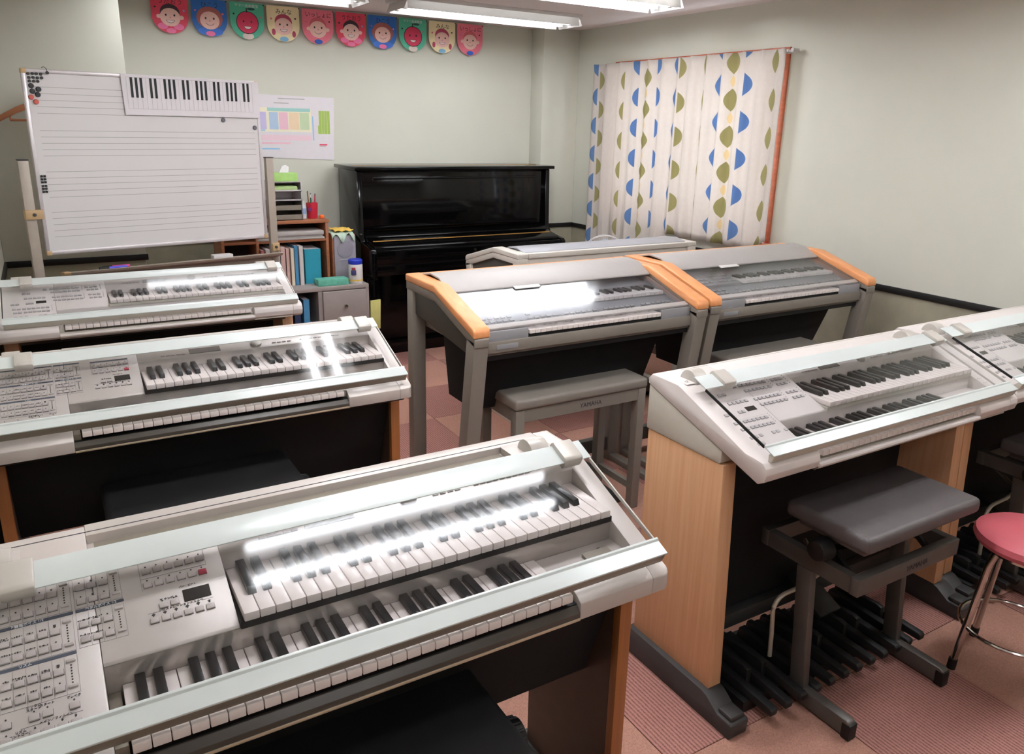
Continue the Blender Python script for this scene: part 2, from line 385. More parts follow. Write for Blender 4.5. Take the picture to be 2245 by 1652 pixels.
def curtain(name, y_left, y_right, mat, label, npl=6, phase=0.0, xoff=0.0, zb=0.905):
    zt = 2.046; NS, NZ = 168, 26
    bm = bmesh.new(); uvl = bm.loops.layers.uv.new('UVMap'); vs = {}
    for i in range(NS+1):
        s = i/NS
        for j in range(NZ+1):
            t = j/NZ; zz = zb+(0.065*max(0, (s-0.86)/0.14) if zb > 0.8 else 0); z = zt+(zz-zt)*t
            y = y_left+(y_right-y_left)*s
            amp = 0.007+0.009*min(1, t*3)
            wv = math.sin(2*PI*(npl*s+phase)); sharp = math.copysign(abs(wv)**0.8, wv)
            d = amp*sharp + 0.003*math.sin(2*PI*(npl*2.3*s+0.7)+t*2)*t
            if t < 0.06: d += 0.018*(1-t/0.06)*max(0, math.cos(2*PI*(npl*s+phase-0.25)))**8
            vs[i, j] = bm.verts.new((XR-0.082-xoff-d, y, z))
    for i in range(NS):
        for j in range(NZ):
            fc = bm.faces.new((vs[i, j], vs[i, j+1], vs[i+1, j+1], vs[i+1, j])); fc.smooth = True
            for lp, (a, b_) in zip(fc.loops, ((i, j), (i, j+1), (i+1, j+1), (i+1, j))): lp[uvl].uv = (a/NS, 1-b_/NZ)
    me = bpy.data.meshes.new(name); bm.to_mesh(me); bm.free(); me.materials.append(mat)
    o = bpy.data.objects.new(name, me); COL.objects.link(o)
    md = o.modifiers.new('thickness', 'SOLIDIFY'); md.thickness = 0.0015
    return tag(o, label, 'curtain')
curtain('curtain', 5.00, 4.075, cmA, 'leaf-printed cream curtain on the pillar side of the window', 6, 0.1, 0, 0.68)
curtain('curtain', 4.072, 3.195, cmB, 'leaf-printed cream curtain on the side away from the pillar, window frame showing beside it', 6, 0.35, 0.004)
cr = thing('curtain_rail', 'white curtain rail along the top of the window', 'curtain rail', (XR, 3.185, 2.036))
obj('rail', B().box(-0.040, -0.026, 0.0, 1.84, -0.008, 0.008, 0.003), MATS['plastic_white'], cr)
for y in (0.05, 0.93, 1.8):
    obj('bracket', B().box(-0.044, -0.0125, y-0.010, y+0.010, -0.012, -0.008, 0.001).box(-0.044, -0.040, y-0.010, y+0.010, -0.012, 0.010, 0.001), MATS['plastic_white'], cr)
obj('end_cap', B().box(-0.075, -0.020, -0.022, 0.0, -0.012, 0.012, 0.005), MATS['plastic_white'], cr)

# ---------------------------------------------------------------- ceiling lights
_sk = bpy.data.materials.new('skirt_opal'); _sk.use_nodes = True; _n = _sk.node_tree  # translucent so the added skirts spill some light onto the ceiling
_p = _n.nodes['Principled BSDF']; _p.inputs['Base Color'].default_value = (0.8, 0.79, 0.77, 1); _t = _n.nodes.new('ShaderNodeBsdfTranslucent'); _t.inputs[0].default_value = (0.8, 0.79, 0.77, 1)
_m = _n.nodes.new('ShaderNodeMixShader'); _m.inputs[0].default_value = 0.3; _n.links.new(_p.outputs[0], _m.inputs[1]); _n.links.new(_t.outputs[0], _m.inputs[2]); _n.links.new(_m.outputs[0], _n.nodes['Material Output'].inputs['Surface']); MATS['skirt_opal'] = _sk
def light(cx, cy, along, label, glow='tube_glow', length=1.26):
    t = thing('ceiling_light', label, 'ceiling light', (cx, cy, ZC), 0 if along == 'x' else PI/2)
    h = length/2
    obj('housing', B().py([(-h-0.02, 0), (h+0.02, 0), (h+0.02, -0.02), (h-0.01, -0.022), (-h+0.01, -0.022), (-h-0.02, -0.02)], -0.13, 0.13, 0.003), MATS['plastic_white'], t)
    for s in (-1, 1):
        obj('skirt', B().px([(s*0.128, -0.020), (s*0.140, -0.072), (s*0.1385, -0.072), (s*0.1265, -0.020)], -h+0.012, h-0.012), MATS['skirt_opal'], t)  # added and shaped to cut tube light off the ceiling and upper walls
        obj('end_plate', B().py([(s*(h-0.012), -0.020), (s*(h+0.012), -0.072), (s*(h+0.0105), -0.072), (s*(h-0.0135), -0.020)], -0.138, 0.138), MATS['plastic_white'], t)
    obj('reflector', B().px([(-0.05, -0.022), (0.05, -0.022), (0.012, -0.046), (-0.012, -0.046)], -h+0.02, h-0.02, 0.002), MATS['plastic_white'], t)
    for s in (-1, 1):
        tb = B().cyl((-h+0.04, s*0.06, -0.047), (h-0.04, s*0.06, -0.047), 0.0145, seg=14)
        obj('tube', tb, MATS[glow], t)
        for e in (-1, 1):
            obj('lamp_socket', B().box(e*(h-0.03)-0.012, e*(h-0.03)+0.012, s*0.06-0.018, s*0.06+0.018, -0.066, -0.02, 0.004), MATS['plastic_white'], t)
    return t
emit_mat('tube_glow_dim', (246, 250, 255), TUBE*0.25)     # tubes dimmed to keep the piano wall darker, also used by added lights
emit_mat('tube_glow_mid', (246, 250, 255), TUBE*0.75)
light(2.60, 4.72, 'x', 'two-tube ceiling light above the piano, nearest the corner pillar', 'tube_glow_dim')
light(1.08, 4.66, 'x', 'two-tube ceiling light along the wall with the pennants, above the whiteboard', 'tube_glow_dim')
light(2.55, 3.68, 'x', 'two-tube ceiling light in front of the window, above the wood-topped organs', 'tube_glow_mid')
light(1.15, 3.0, 'y', 'two-tube ceiling light turned across the others', 'tube_glow_mid')
light(1.02, 1.57, 'x', 'two-tube ceiling light above the silver organ whose whole panel shows')
light(0.62, 0.30, 'x', 'added unseen two-tube ceiling light over the bench of the front silver organ', 'tube_glow_dim')  # out-of-view fill, added to brighten the front organ
light(2.95, 0.90, 'x', 'added unseen two-tube ceiling light above the pink stool and the pair of white organs')  # out-of-view fill, added to brighten the right wall and white organs
light(0.62, -0.60, 'x', 'added unseen two-tube ceiling light by the wall opposite the piano', 'tube_glow_dim')  # added behind the camera to balance the front against the back wall

# ================================================================ electronic organs (two manuals, hinged clear cover)
WD = 1.145; KP = 0.0243
def S(v): return 0.794+0.4*v
TILT = math.atan(0.4)
def L_(v): return 0.8475+0.386*(v-0.03)
KW = {'lo': B().box(0.0005, KP-0.0007, 0.006, 0.1375, 0.794, 0.8095, 0.0015, 2).mesh('white_key'),
      'up': B().box(0.0005, KP-0.0007, 0.131, 0.272, 0.8585, 0.873, 0.0015, 2).mesh('white_key')}
KB = {'lo': B().px([(0.044, 0.809), (0.049, 0.8205), (0.1375, 0.8215), (0.1375, 0.809)], -0.0072, 0.0072, 0.0014, 2).mesh('black_key'),
      'up': B().px([(0.178, 0.8725), (0.184, 0.8845), (0.272, 0.8855), (0.272, 0.8725)], -0.0072, 0.0072, 0.0014, 2).mesh('black_key')}
for k in KW.values(): k.materials.append(MATS['key_white'])
for k in KB.values(): k.materials.append(MATS['key_black'])
def keys(root, which, u0, n=29):
    for i in range(n): obj('white_key', KW[which], None, root, (u0+i*KP, 0, 0))
    for i in range(n-1):
        if i % 7 not in (2, 6): obj('black_key', KB[which], None, root, (u0+(i+1)*KP-0.0004, 0, 0))
BTN = B().box(-0.0060, 0.0060, -0.0046, 0.0046, -0.001, 0.0030, 0.0008, 2).mesh('button'); BTN.materials.append(MATS['button_grey'])
BTNW = B().box(-0.0054, 0.0054, -0.0046, 0.0046, -0.001, 0.0028, 0.0008, 2).mesh('button'); BTNW.materials.append(M('button_mauve', (186, 180, 180), 0.4, var=0.02))
BTNR = BTN.copy(); BTNR.materials.clear(); BTNR.materials.append(MATS['red_btn'])
BTNF = B().box(-0.0058, 0.0058, -0.0022, 0.0022, -0.001, 0.0026, 0.0007, 1).mesh('level_button'); BTNF.materials.append(MATS['button_grey'])
SH = B().box(-0.0061, 0.0064, -0.0052, 0.0047, -0.0005, 0.0003).mesh('button_surround'); SH.materials.append(MATS['print_dark'])
LED = B().cyl((0, 0, -0.0005), (0, 0, 0.0006), 0.00115, seg=8).mesh('indicator'); LED.materials.append(MATS['print_dark'])
def on(name, me, root, u_, v_, h=0.0003): return obj(name, me, None, root, (u_, v_, S(v_)+h), (TILT, 0, 0))
def btn(root, u_, v_, me=None, led=True):
    b = on('button', me or BTN, root, u_, v_)
    obj('button_surround', SH, None, b, (0, 0, -0.0002))
    if led: obj('indicator', LED, None, b, (0, 0.0095, 0))
def row(a, b, n): return [(a[0]+(b[0]-a[0])*i/(n-1), a[1]+(b[1]-a[1])*i/(n-1)) for i in range(n)]
def flat(root, name, rects, mat, lift=0.0002):
    """thin printed strips on the sloping panel: (u0, u1, v0, v1)"""
    b = B()
    for u0, u1, v0, v1 in rects: b.poly([(u0, v0, S(v0)+lift), (u1, v0, S(v0)+lift), (u1, v1, S(v1)+lift), (u0, v1, S(v1)+lift)], (0, 0, 0.0002))
    return obj(name, b, mat, root)
def words(root, s, size, u_, v_, mat='print_dark', h=0.0008): return lettering(s, size, MATS[mat], root, (u_, v_, S(v_)+h), (TILT, 0, 0))

def silver_panel(root):
    T = 0.0008
    grid = [(0.0525, 0.146, 7)]
    rows = []
    for v in (0.273, 0.249, 0.2095, 0.185, 0.146, 0.122): rows += row((0.0525, v), (0.146, v), 7)
    for v in (0.273, 0.2485, 0.209, 0.185): rows += row((0.183, v), (0.2147, v), 3)
    rows += row((0.276, 0.273), (0.356, 0.274), 6)+row((0.275, 0.248), (0.340, 0.248), 5)+row((0.275, 0.185), (0.355, 0.184), 6)
    rows += [(0.291, 0.2065), (0.307, 0.207), (0.114, 0.0935), (0.1295, 0.094), (0.161, 0.0935), (0.082, 0.093), (0.082, 0.072), (0.0525, 0.093), (0.0525, 0.072)]+row((0.114, 0.071), (0.161, 0.0705), 4)
    for u_, v_ in rows: btn(root, u_, v_)
    btn(root, 0.356, 0.248, BTNR)
    for u_, v0, v1 in ((0.162, 0.286, 0.248), (0.162, 0.222, 0.184), (0.162, 0.159, 0.121), (0.2305, 0.286, 0.248), (0.2305, 0.222, 0.184)):
        for v in (v0, v1):
            b = on('level_button', BTNF, root, u_, v)
        for k in range(7): on('indicator', LED, root, u_-0.0005, v0+(v1-v0)*(0.16+0.68*k/6))
    # printed frames and headers
    r = []
    for u0, u1, v0, v1 in ((0.044, 0.170, 0.238, 0.296), (0.174, 0.238, 0.238, 0.296), (0.044, 0.170, 0.174, 0.230), (0.174, 0.238, 0.174, 0.230), (0.044, 0.170, 0.111, 0.167)):
        t = 0.00035
        r += [(u0, u1, v0, v0+t), (u0, u0+t, v0, v1), (u1-t, u1, v0, v1), (u0, u1-0.017, (v0+v1)/2+0.002, (v0+v1)/2+0.002+t), (u1-0.0164, u1-0.01605, v0, v1)]
        n = 7 if u1 < 0.172 else 3
        for k in range(1, n): r.append((u0+0.0005+k*0.0157, u0+0.00085+k*0.0157, v0, v1))
    r += [(0.266, 0.364, 0.2905, 0.291), (0.266, 0.364, 0.2605, 0.261), (0.266, 0.2665, 0.24, 0.291), (0.3635, 0.364, 0.262, 0.291), (0.268, 0.283, 0.1985, 0.199), (0.345, 0.362, 0.1985, 0.199), (0.098, 0.128, 0.0835, 0.084), (0.15, 0.17, 0.0835, 0.084)]
    flat(root, 'panel_lines', r, MATS['print_mid'])
    flat(root, 'header_band', [(0.044, 0.171, 0.2315, 0.2365), (0.174, 0.239, 0.2315, 0.2365), (0.044, 0.170, 0.168, 0.173), (0.044, 0.171, 0.2965, 0.301), (0.174, 0.239, 0.2965, 0.301), (0.266, 0.364, 0.2925, 0.297)], MATS['print_slate'], 0.0003)
    words(root, '下鍵盤ボイス 1/2', 0.0056, 0.112, 0.234, 'print_white'); words(root, 'ペダルボイス 1/2', 0.0056, 0.208, 0.234, 'print_white'); words(root, 'リズム', 0.0056, 0.107, 0.1705, 'print_white')
    words(root, 'パー / ビート', 0.0044, 0.330, 0.2305); words(root, '▼ テンポ ▲', 0.0046, 0.300, 0.2165); words(root, 'レジストレーションメニュー', 0.0050, 0.315, 0.1995)
    for k in range(5): words(root, '◆', 0.0058, 0.275+0.016*k, 0.1945)
    words(root, '★', 0.0062, 0.355, 0.194)
    words(root, 'シンクロ\nスタート', 0.0044, 0.114, 0.107); words(root, 'スタート', 0.0044, 0.1295, 0.107); words(root, 'ブレイク', 0.0044, 0.161, 0.1065); words(root, 'リズム\nコントロール', 0.0044, 0.098, 0.078)
    words(root, 'メイン／フィルイン', 0.0044, 0.139, 0.084)
    for k, c in enumerate('ABCD'): words(root, c, 0.0042, 0.114+0.0157*k, 0.0800)
    for v in (0.2195, 0.156): words(root, '■', 0.0050, 0.146, v)
    names = [('ウッド\nウィンド', 'トゥッティ', 'パッド', 'シンセ'), ('パーカッション', 'ギター', 'クワイア', 'ワールド')]
    for k, nme in enumerate(('コントラバス', 'エレクトリック\nベース')): words(root, nme, 0.0027, 0.183+0.0157*k, 0.2168)
    for k, nme in enumerate(('ティンパニ', 'シンセベース')): words(root, nme, 0.0027, 0.183+0.0157*k, 0.1925)
    for ri, v in enumerate((0.2175, 0.193)):
        for k in range(4): words(root, names[ri][k], 0.0030, 0.0837+0.0157*k, v)
    for k, nme in enumerate(('ワルツ', 'スウィング＆\nジャズ', 'ポップス', 'リズム＆\nブルース')): words(root, nme, 0.0028, 0.0837+0.0157*k, 0.1535)
    for k, nme in enumerate(('ワールド', 'バラード', 'ロック', 'ダンス')): words(root, nme, 0.0028, 0.0837+0.0157*k, 0.1298)
    on('display', tagmesh('disp_s', B().box(-0.020, 0.020, -0.0115, 0.0115, -0.001, 0.0008, 0.0004, 1), 'display_dark'), root, 0.3405, 0.2135)
_tmesh = {}
def tagmesh(k, b, mat):
    if k not in _tmesh: me = b.mesh(k); me.materials.append(MATS[mat]); _tmesh[k] = me
    return _tmesh[k]

def white_panel(root):
    rows = [(0.168, 0.283)]+row((0.191, 0.284), (0.285, 0.281), 7)+row((0.319, 0.280), (0.352, 0.280), 3)
    rows += row((0.194, 0.2605), (0.287, 0.2595), 7)+row((0.324, 0.260), (0.355, 0.260), 3)+[(0.094, 0.264), (0.110, 0.263)]
    rows += row((0.099, 0.229), (0.161, 0.228), 5)+row((0.197, 0.226), (0.290, 0.225), 7)+row((0.327, 0.225), (0.359, 0.225), 3)
    rows += row((0.200, 0.204), (0.294, 0.203), 7)+row((0.330, 0.203), (0.362, 0.203), 3)+[(0.104, 0.1945), (0.118, 0.1945), (0.053, 0.194), (0.069, 0.194)]
    rows += [(0.057, 0.162), (0.0725, 0.162)]+row((0.091, 0.162), (0.170, 0.161), 6)+[(0.060, 0.139), (0.0755, 0.139)]+row((0.095, 0.139), (0.171, 0.138), 6)
    rows += [(0.144, 0.109), (0.160, 0.109), (0.190, 0.108), (0.062, 0.108), (0.078, 0.108), (0.097, 0.110), (0.066, 0.085), (0.080, 0.085)]
    for u_, v_ in rows: btn(root, u_, v_, BTNW, led=False)
    for u_, v0, v1 in ((0.302, 0.292, 0.262), (0.37, 0.290, 0.258), (0.305, 0.236, 0.205), (0.376, 0.236, 0.203), (0.186, 0.172, 0.142)):
        for k in range(5): on('indicator', LED, root, u_, v0+(v1-v0)*k/4)
    r = [(0.19, 0.28, 0.2930, 0.2936), (0.315, 0.355, 0.2925, 0.2931), (0.195, 0.28, 0.2365, 0.2371), (0.325, 0.36, 0.2365, 0.2371), (0.06, 0.12, 0.1715, 0.1720), (0.13, 0.18, 0.1715, 0.1720), (0.093, 0.155, 0.2385, 0.2390)]
    flat(root, 'panel_lines', r, MATS['line_grey'])
    on('display', tagmesh('disp_w', B().box(-0.018, 0.018, -0.0085, 0.0085, -0.001, 0.0008, 0.0004, 1), 'display_dark'), root, 0.151, 0.1995)
    # controls on the other side of the keys
    for v in (0.095, 0.115): 
        for k in range(3): on('indicator', LED, root, 1.112+0.010*k, v)

def organ(style, label, loc, rz=0.0):
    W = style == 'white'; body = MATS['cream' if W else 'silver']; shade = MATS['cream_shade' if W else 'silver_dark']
    t = thing('electronic_organ', label, 'organ', loc, rz)
    if W: prof = [(0.022, 0.758), (0.002, 0.770), (-0.004, 0.790), (0.0, 0.806), (0.012, 0.817), (0.04, 0.821), (0.07, 0.8225), (0.315, 0.92), (0.33, 0.925), (0.436, 0.927), (0.450, 0.912), (0.450, 0.896)]
    else: prof = [(0, 0.757), (0, 0.790), (0.012, 0.799), (0.03, 0.806), (0.315, 0.92), (0.33, 0.924), (0.438, 0.924), (0.445, 0.917), (0.445, 0.757)]
    def cor(ux): return (lambda e: all(abs(v.co.x-ux) < 1e-4 for v in e.verts) and max(v.co.y for v in e.verts) < 0.003 and abs(e.verts[0].co.z-e.verts[1].co.z) > 0.012, 0.024)
    obj('cheek', B().px(prof, 0, 0.200, 0.0025, 2, None if W else cor(0)), body, t)
    obj('cheek', B().px(prof, 1.104, WD, 0.0025, 2, None if W else cor(WD)), body, t)
    obj('front_block', B().px([p for p in prof if p[0] < 0.05]+[(0.045, 0.757)], 0.937, 1.104, 0.002), body, t)
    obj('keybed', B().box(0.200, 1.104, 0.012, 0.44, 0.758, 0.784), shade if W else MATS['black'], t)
    if W:
        obj('key_slip', B().px([(0.02, 0.758), (0.0, 0.766), (-0.006, 0.774), (-0.004, 0.781), (0.012, 0.782), (0.012, 0.758)], 0.200, 0.937, 0.001), body, t)
    else:
        ks = obj('key_slip', B().px([(0.0, 0.762), (0.0, 0.772), (0.010, 0.782), (0.014, 0.782), (0.014, 0.762)], 0.200, 0.937, 0.0006), MATS['dark_strip'], t)
        obj('trim_line', B().box(0.200, 0.937, -0.0015, 0.012, 0.757, 0.7622, 0.0008), MATS['brass_line'], ks)
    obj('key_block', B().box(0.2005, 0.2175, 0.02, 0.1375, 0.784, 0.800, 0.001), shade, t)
    obj('side_shelf', B().box(0.9265, 1.104, 0.028, 0.1375, 0.784, 0.806, 0.0015), body, t)
    if not W:
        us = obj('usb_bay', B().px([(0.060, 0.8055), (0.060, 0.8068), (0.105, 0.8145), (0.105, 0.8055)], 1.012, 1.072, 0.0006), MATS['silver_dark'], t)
        obj('usb_port', B().box(1.036, 1.050, 0.076, 0.084, 0.8085, 0.8115), MATS['display_dark'], us)
        words_r = lettering('USB', 0.005, MATS['print_dark'], t, (1.06, 0.116, 0.8064))
    obj('recess_panel', B().px([(0.138, 0.784), (0.138, 0.8455), (0.15, 0.8455), (0.15, 0.784)], 0.2005, 1.104, 0.0006), body if W else MATS['silver_gloss'], t)
    obj('control_pod', B().px([(0.138, 0.8455), (0.1385, 0.847), (0.141, 0.8504), (0.315, 0.92), (0.315, 0.8455)], 0.2005, 0.3885, 0.002), body, t)
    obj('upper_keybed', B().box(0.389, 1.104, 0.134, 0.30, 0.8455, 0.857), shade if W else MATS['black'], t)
    obj('rear_panel', B().px([(0.273, 0.857), (0.273, 0.9032), (0.315, 0.92), (0.315, 0.857)], 0.3885, 1.104, 0.0012), body, t)
    if W:
        obj('deck', B().px([(0.315, 0.80), (0.315, 0.92), (0.33, 0.925), (0.436, 0.927), (0.450, 0.912), (0.450, 0.87)], 0.200, 1.104, 0.0015), body, t)
        obj('groove', B().box(0.10, 1.04, 0.425, 0.4275, 0.926, 0.9274), shade, t)
    else:
        d = B(); d.box(0.200, 1.104, 0.315, 0.327, 0.80, 0.922, 0.001); d.box(0.200, 1.104, 0.402, 0.445, 0.80, 0.924, 0.0015); d.box(0.200, 1.104, 0.327, 0.402, 0.80, 0.909); d.box(1.000, 1.104, 0.327, 0.402, 0.909, 0.9235, 0.001)
        obj('deck', d, body, t)
        obj('groove', B().box(0.06, 1.06, 0.414, 0.4165, 0.923, 0.9244), MATS['print_dark'], t)
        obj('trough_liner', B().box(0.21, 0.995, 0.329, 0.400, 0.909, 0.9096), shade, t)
    # display, dial and switches above the upper keys
    on('display', tagmesh('disp_c', B().box(-0.045, 0.045, -0.012, 0.012, -0.001, 0.001, 0.0004, 1), 'display_grey'), t, 0.580, 0.292)
    on('data_dial', tagmesh('dial', B().cyl((0, 0, 0), (0, 0, 0.006), 0.017, 0.016, 24, 0.001), 'hinge_grey'), t, 0.735, 0.293)
    for k in range(5): on('button', BTNF, t, 0.46+0.014*k, 0.285)
    for k in range(4): on('button', BTNF, t, 0.79+0.016*k, 0.288)
    for k in range(9): on('button', BTNF, t, 0.88+0.015*k, 0.290)
    (white_panel if W else silver_panel)(t)
    keys(t, 'lo', 0.220); keys(t, 'up', 0.394)
    # clear cover
    lid = obj('clear_lid', B().px([(0.012, L_(0.012)), (0.29, L_(0.29)), (0.29, L_(0.29)+0.004), (0.012, L_(0.012)+0.004)], 0.022, 1.126), MATS['acrylic'], t)
    def lp(v, h): return (v-0.36*h, L_(v)+0.93*h)
    obj('lid_rear_strip', B().px([lp(0.246, 0.0045), lp(0.292, 0.0045), lp(0.294, 0.002), lp(0.294, 0.008), lp(0.246, 0.007)], 0.020, 1.128, 0.0006), MATS['lid_white'], lid)
    obj('lid_front_bar', B().px([(-0.004, 0.8365), (-0.004, 0.8395), lp(0.0245, 0.0062), lp(0.0275, 0.0095), lp(0.0315, 0.0095), lp(0.0315, 0.0045), (0.004, 0.8395)], 0.018, 1.130, 0.0006), MATS['lid_white'], lid)
    obj('lid_rail', B().px([(-0.003, 0.8362), (0.006, 0.817), (0.016, 0.817), (0.016, 0.8362)], 0.022, 1.126, 0.0006), shade, lid)  # darker tone paints in the shade on the bar's front face
    for u_ in (0.020, 1.1235):
        obj('lid_edge', B().px([lp(0.032, -0.002), lp(0.246, -0.002), lp(0.246, 0.0055), lp(0.032, 0.0055)], u_, u_+0.003), MATS['black'] if (W and u_ < 0.5) else MATS['hinge_grey'], lid)
    for u_ in (0.085, 1.060):
        obj('lid_clip', B().px([lp(0.247, -0.012), lp(0.243, -0.002), lp(0.243, 0.014), lp(0.249, 0.018), lp(0.294, 0.018), lp(0.30, 0.010), lp(0.30, -0.004)], u_, u_+0.044, 0.002, 2), MATS['hinge_grey'], lid)
    for u_ in (0.045, 1.020):
        h = obj('hinge', B().cyl((u_+0.010, 0.348, 0.922), (u_+0.054, 0.348, 0.922), 0.033, seg=28, bev=0.002), MATS['hinge_grey'], t)
        obj('hinge_plate', B().box(u_-0.022, u_+0.062, 0.318, 0.400, 0.9236, 0.926, 0.0008), body, h)
        obj('screw', B().sph((u_-0.006, 0.338, 0.927), 0.005, (1, 1, 0.5), 10), MATS['chrome'], h)
    # stand
    wood = MATS['wood_beech' if W else 'wood_brown']
    if W:
        obj('hull', B().px([(0.03, 0.760), (0.07, 0.735), (0.30, 0.72), (0.44, 0.80), (0.44, 0.86), (0.06, 0.768)], 0.062, 1.083, 0.002), MATS['black'], t)
        obj('knee_panel', B().box(0.055, 1.09, 0.32, 0.345, 0.10, 0.78), MATS['black_cloth'], t)
        for u0, u1 in ((0.003, 0.060), (WD-0.060, WD-0.003)):
            obj('side_bracket', B().px([(0.448, 0.893), (0.448, 0.758), (0.155, 0.758), (0.150, 0.766), (0.150, 0.797)], u0, u1, 0.003), shade, t)
            obj('side_panel', B().px([(0.442, 0.757), (0.440, 0.085), (0.112, 0.085), (0.142, 0.757)], u0+0.003, u1-0.006, 0.0015), wood, t)
        obj('pedal_beam', B().box(0.055, 1.09, 0.285, 0.32, 0.085, 0.135, 0.003), MATS['base_grey'], t)
    else:
        obj('hull', B().px([(0.012, 0.7565), (0.03, 0.744), (0.10, 0.735), (0.195, 0.455), (0.40, 0.455), (0.43, 0.7565)], 0.0385, 1.1065, 0.002), MATS['black_cloth'], t)
        obj('under_edge', B().px([(0.010, 0.7568), (0.022, 0.745), (0.09, 0.738), (0.42, 0.738), (0.43, 0.7568)], 0.020, 1.125, 0.002), MATS['black'], t)
        for u0, u1 in ((0.008, 0.038), (WD-0.038, WD-0.008)):
            lo = u0 < 0.5
            sp_ = obj('side_panel', B().box(u0 if lo else u0+0.012, u1-0.012 if lo else u1, 0.112, 0.42, 0.085, 0.738), wood, t)
            obj('inner_board', B().box(u1-0.012 if lo else u0, u1 if lo else u0+0.012, 0.112, 0.42, 0.085, 0.738), MATS['board_dark'], sp_)
            obj('panel_edge', B().box(u0, u1, 0.09, 0.112, 0.085, 0.738, 0.0012), wood, sp_)
        obj('pedal_beam', B().box(0.045, 1.10, 0.285, 0.32, 0.03, 0.10, 0.003), MATS['base_grey'], t)
    for u0, u1 in ((-0.012, 0.058), (WD-0.058, WD+0.012)):
        b = obj('base_foot', B().px([(0.006, 0), (0.002, 0.044), (0.010, 0.050), (0.055, 0.050), (0.100, 0.080), (0.120, 0.085), (0.452, 0.087), (0.458, 0)], u0, u1, 0.004), MATS['base_grey'], t)
        obj('foot_pad', B().box(u0+0.010, u1-0.008, 0.012, 0.062, 0.048, 0.064, 0.005), MATS['base_grey'], b)
    nat = B().px([(-0.020, 0.040), (-0.022, 0.058), (-0.014, 0.064), (0.28, 0.078), (0.29, 0.040)], -0.013, 0.013, 0.003).mesh('pedal'); nat.materials.append(MATS['pedal_black'])
    shp = B().px([(0.105, 0.045), (0.105, 0.095), (0.125, 0.100), (0.28, 0.090), (0.29, 0.045)], -0.010, 0.010, 0.003).mesh('pedal'); shp.materials.append(MATS['pedal_black'])
    for k in range(12):
        obj('pedal', nat, None, t, (0.132+0.0624*k, 0, 0))
        if k < 11 and k % 7 not in (2, 6): obj('pedal', shp, None, t, (0.132+0.0624*(k+0.5), 0, 0))
    obj('pedal_tray', B().box(0.10, 0.86, 0.06, 0.31, 0.0, 0.038, 0.003), MATS['black'], t)
    obj('expression_pedal', B().px([(0.14, 0.125), (0.13, 0.14), (0.28, 0.21), (0.285, 0.185)], 0.50, 0.60, 0.004), MATS['pedal_black'], t)
    if W:
        pts = [(0.290, 0.140, 0.07), (0.288, 0.142, 0.15), (0.285, 0.145, 0.225)]+[(0.285+0.045*(1-math.cos(a)), 0.145, 0.225+0.045*math.sin(a)) for a in (0.3, 0.7, 1.1, 1.5)]+[(0.40, 0.14, 0.278), (0.50, 0.15, 0.29), (0.60, 0.30, 0.30)]
        obj('knee_lever', B().tube(pts, 0.0070, 10), MATS['lever_steel'], t)
    return t
M('display_grey', (128, 122, 116), 0.25, var=0.03)
YS = 1.2155
front = organ('silver', 'silver two-manual organ with a black bench, ceiling tubes mirrored lengthwise in its clear lid', (-0.209, 0.955, 0))
mid = copy_tree(front); mid.location = (-0.209, 0.955+YS, 0); mid['label'] = 'silver two-manual organ standing behind another silver organ, two upright lamp streaks on its lid'
rorg = organ('white', 'white two-manual organ with beech side panels, charcoal padded bench in front', (1.435, 1.17, 0))
o = copy_tree(rorg); o.location = (1.435+1.174, 1.19, 0); o['label'] = 'white two-manual organ right behind the round pink stool'
o = copy_tree(rorg); o.location = (-0.209, 0.955+2*YS, 0); o['label'] = 'white two-manual organ standing in front of the whiteboard'

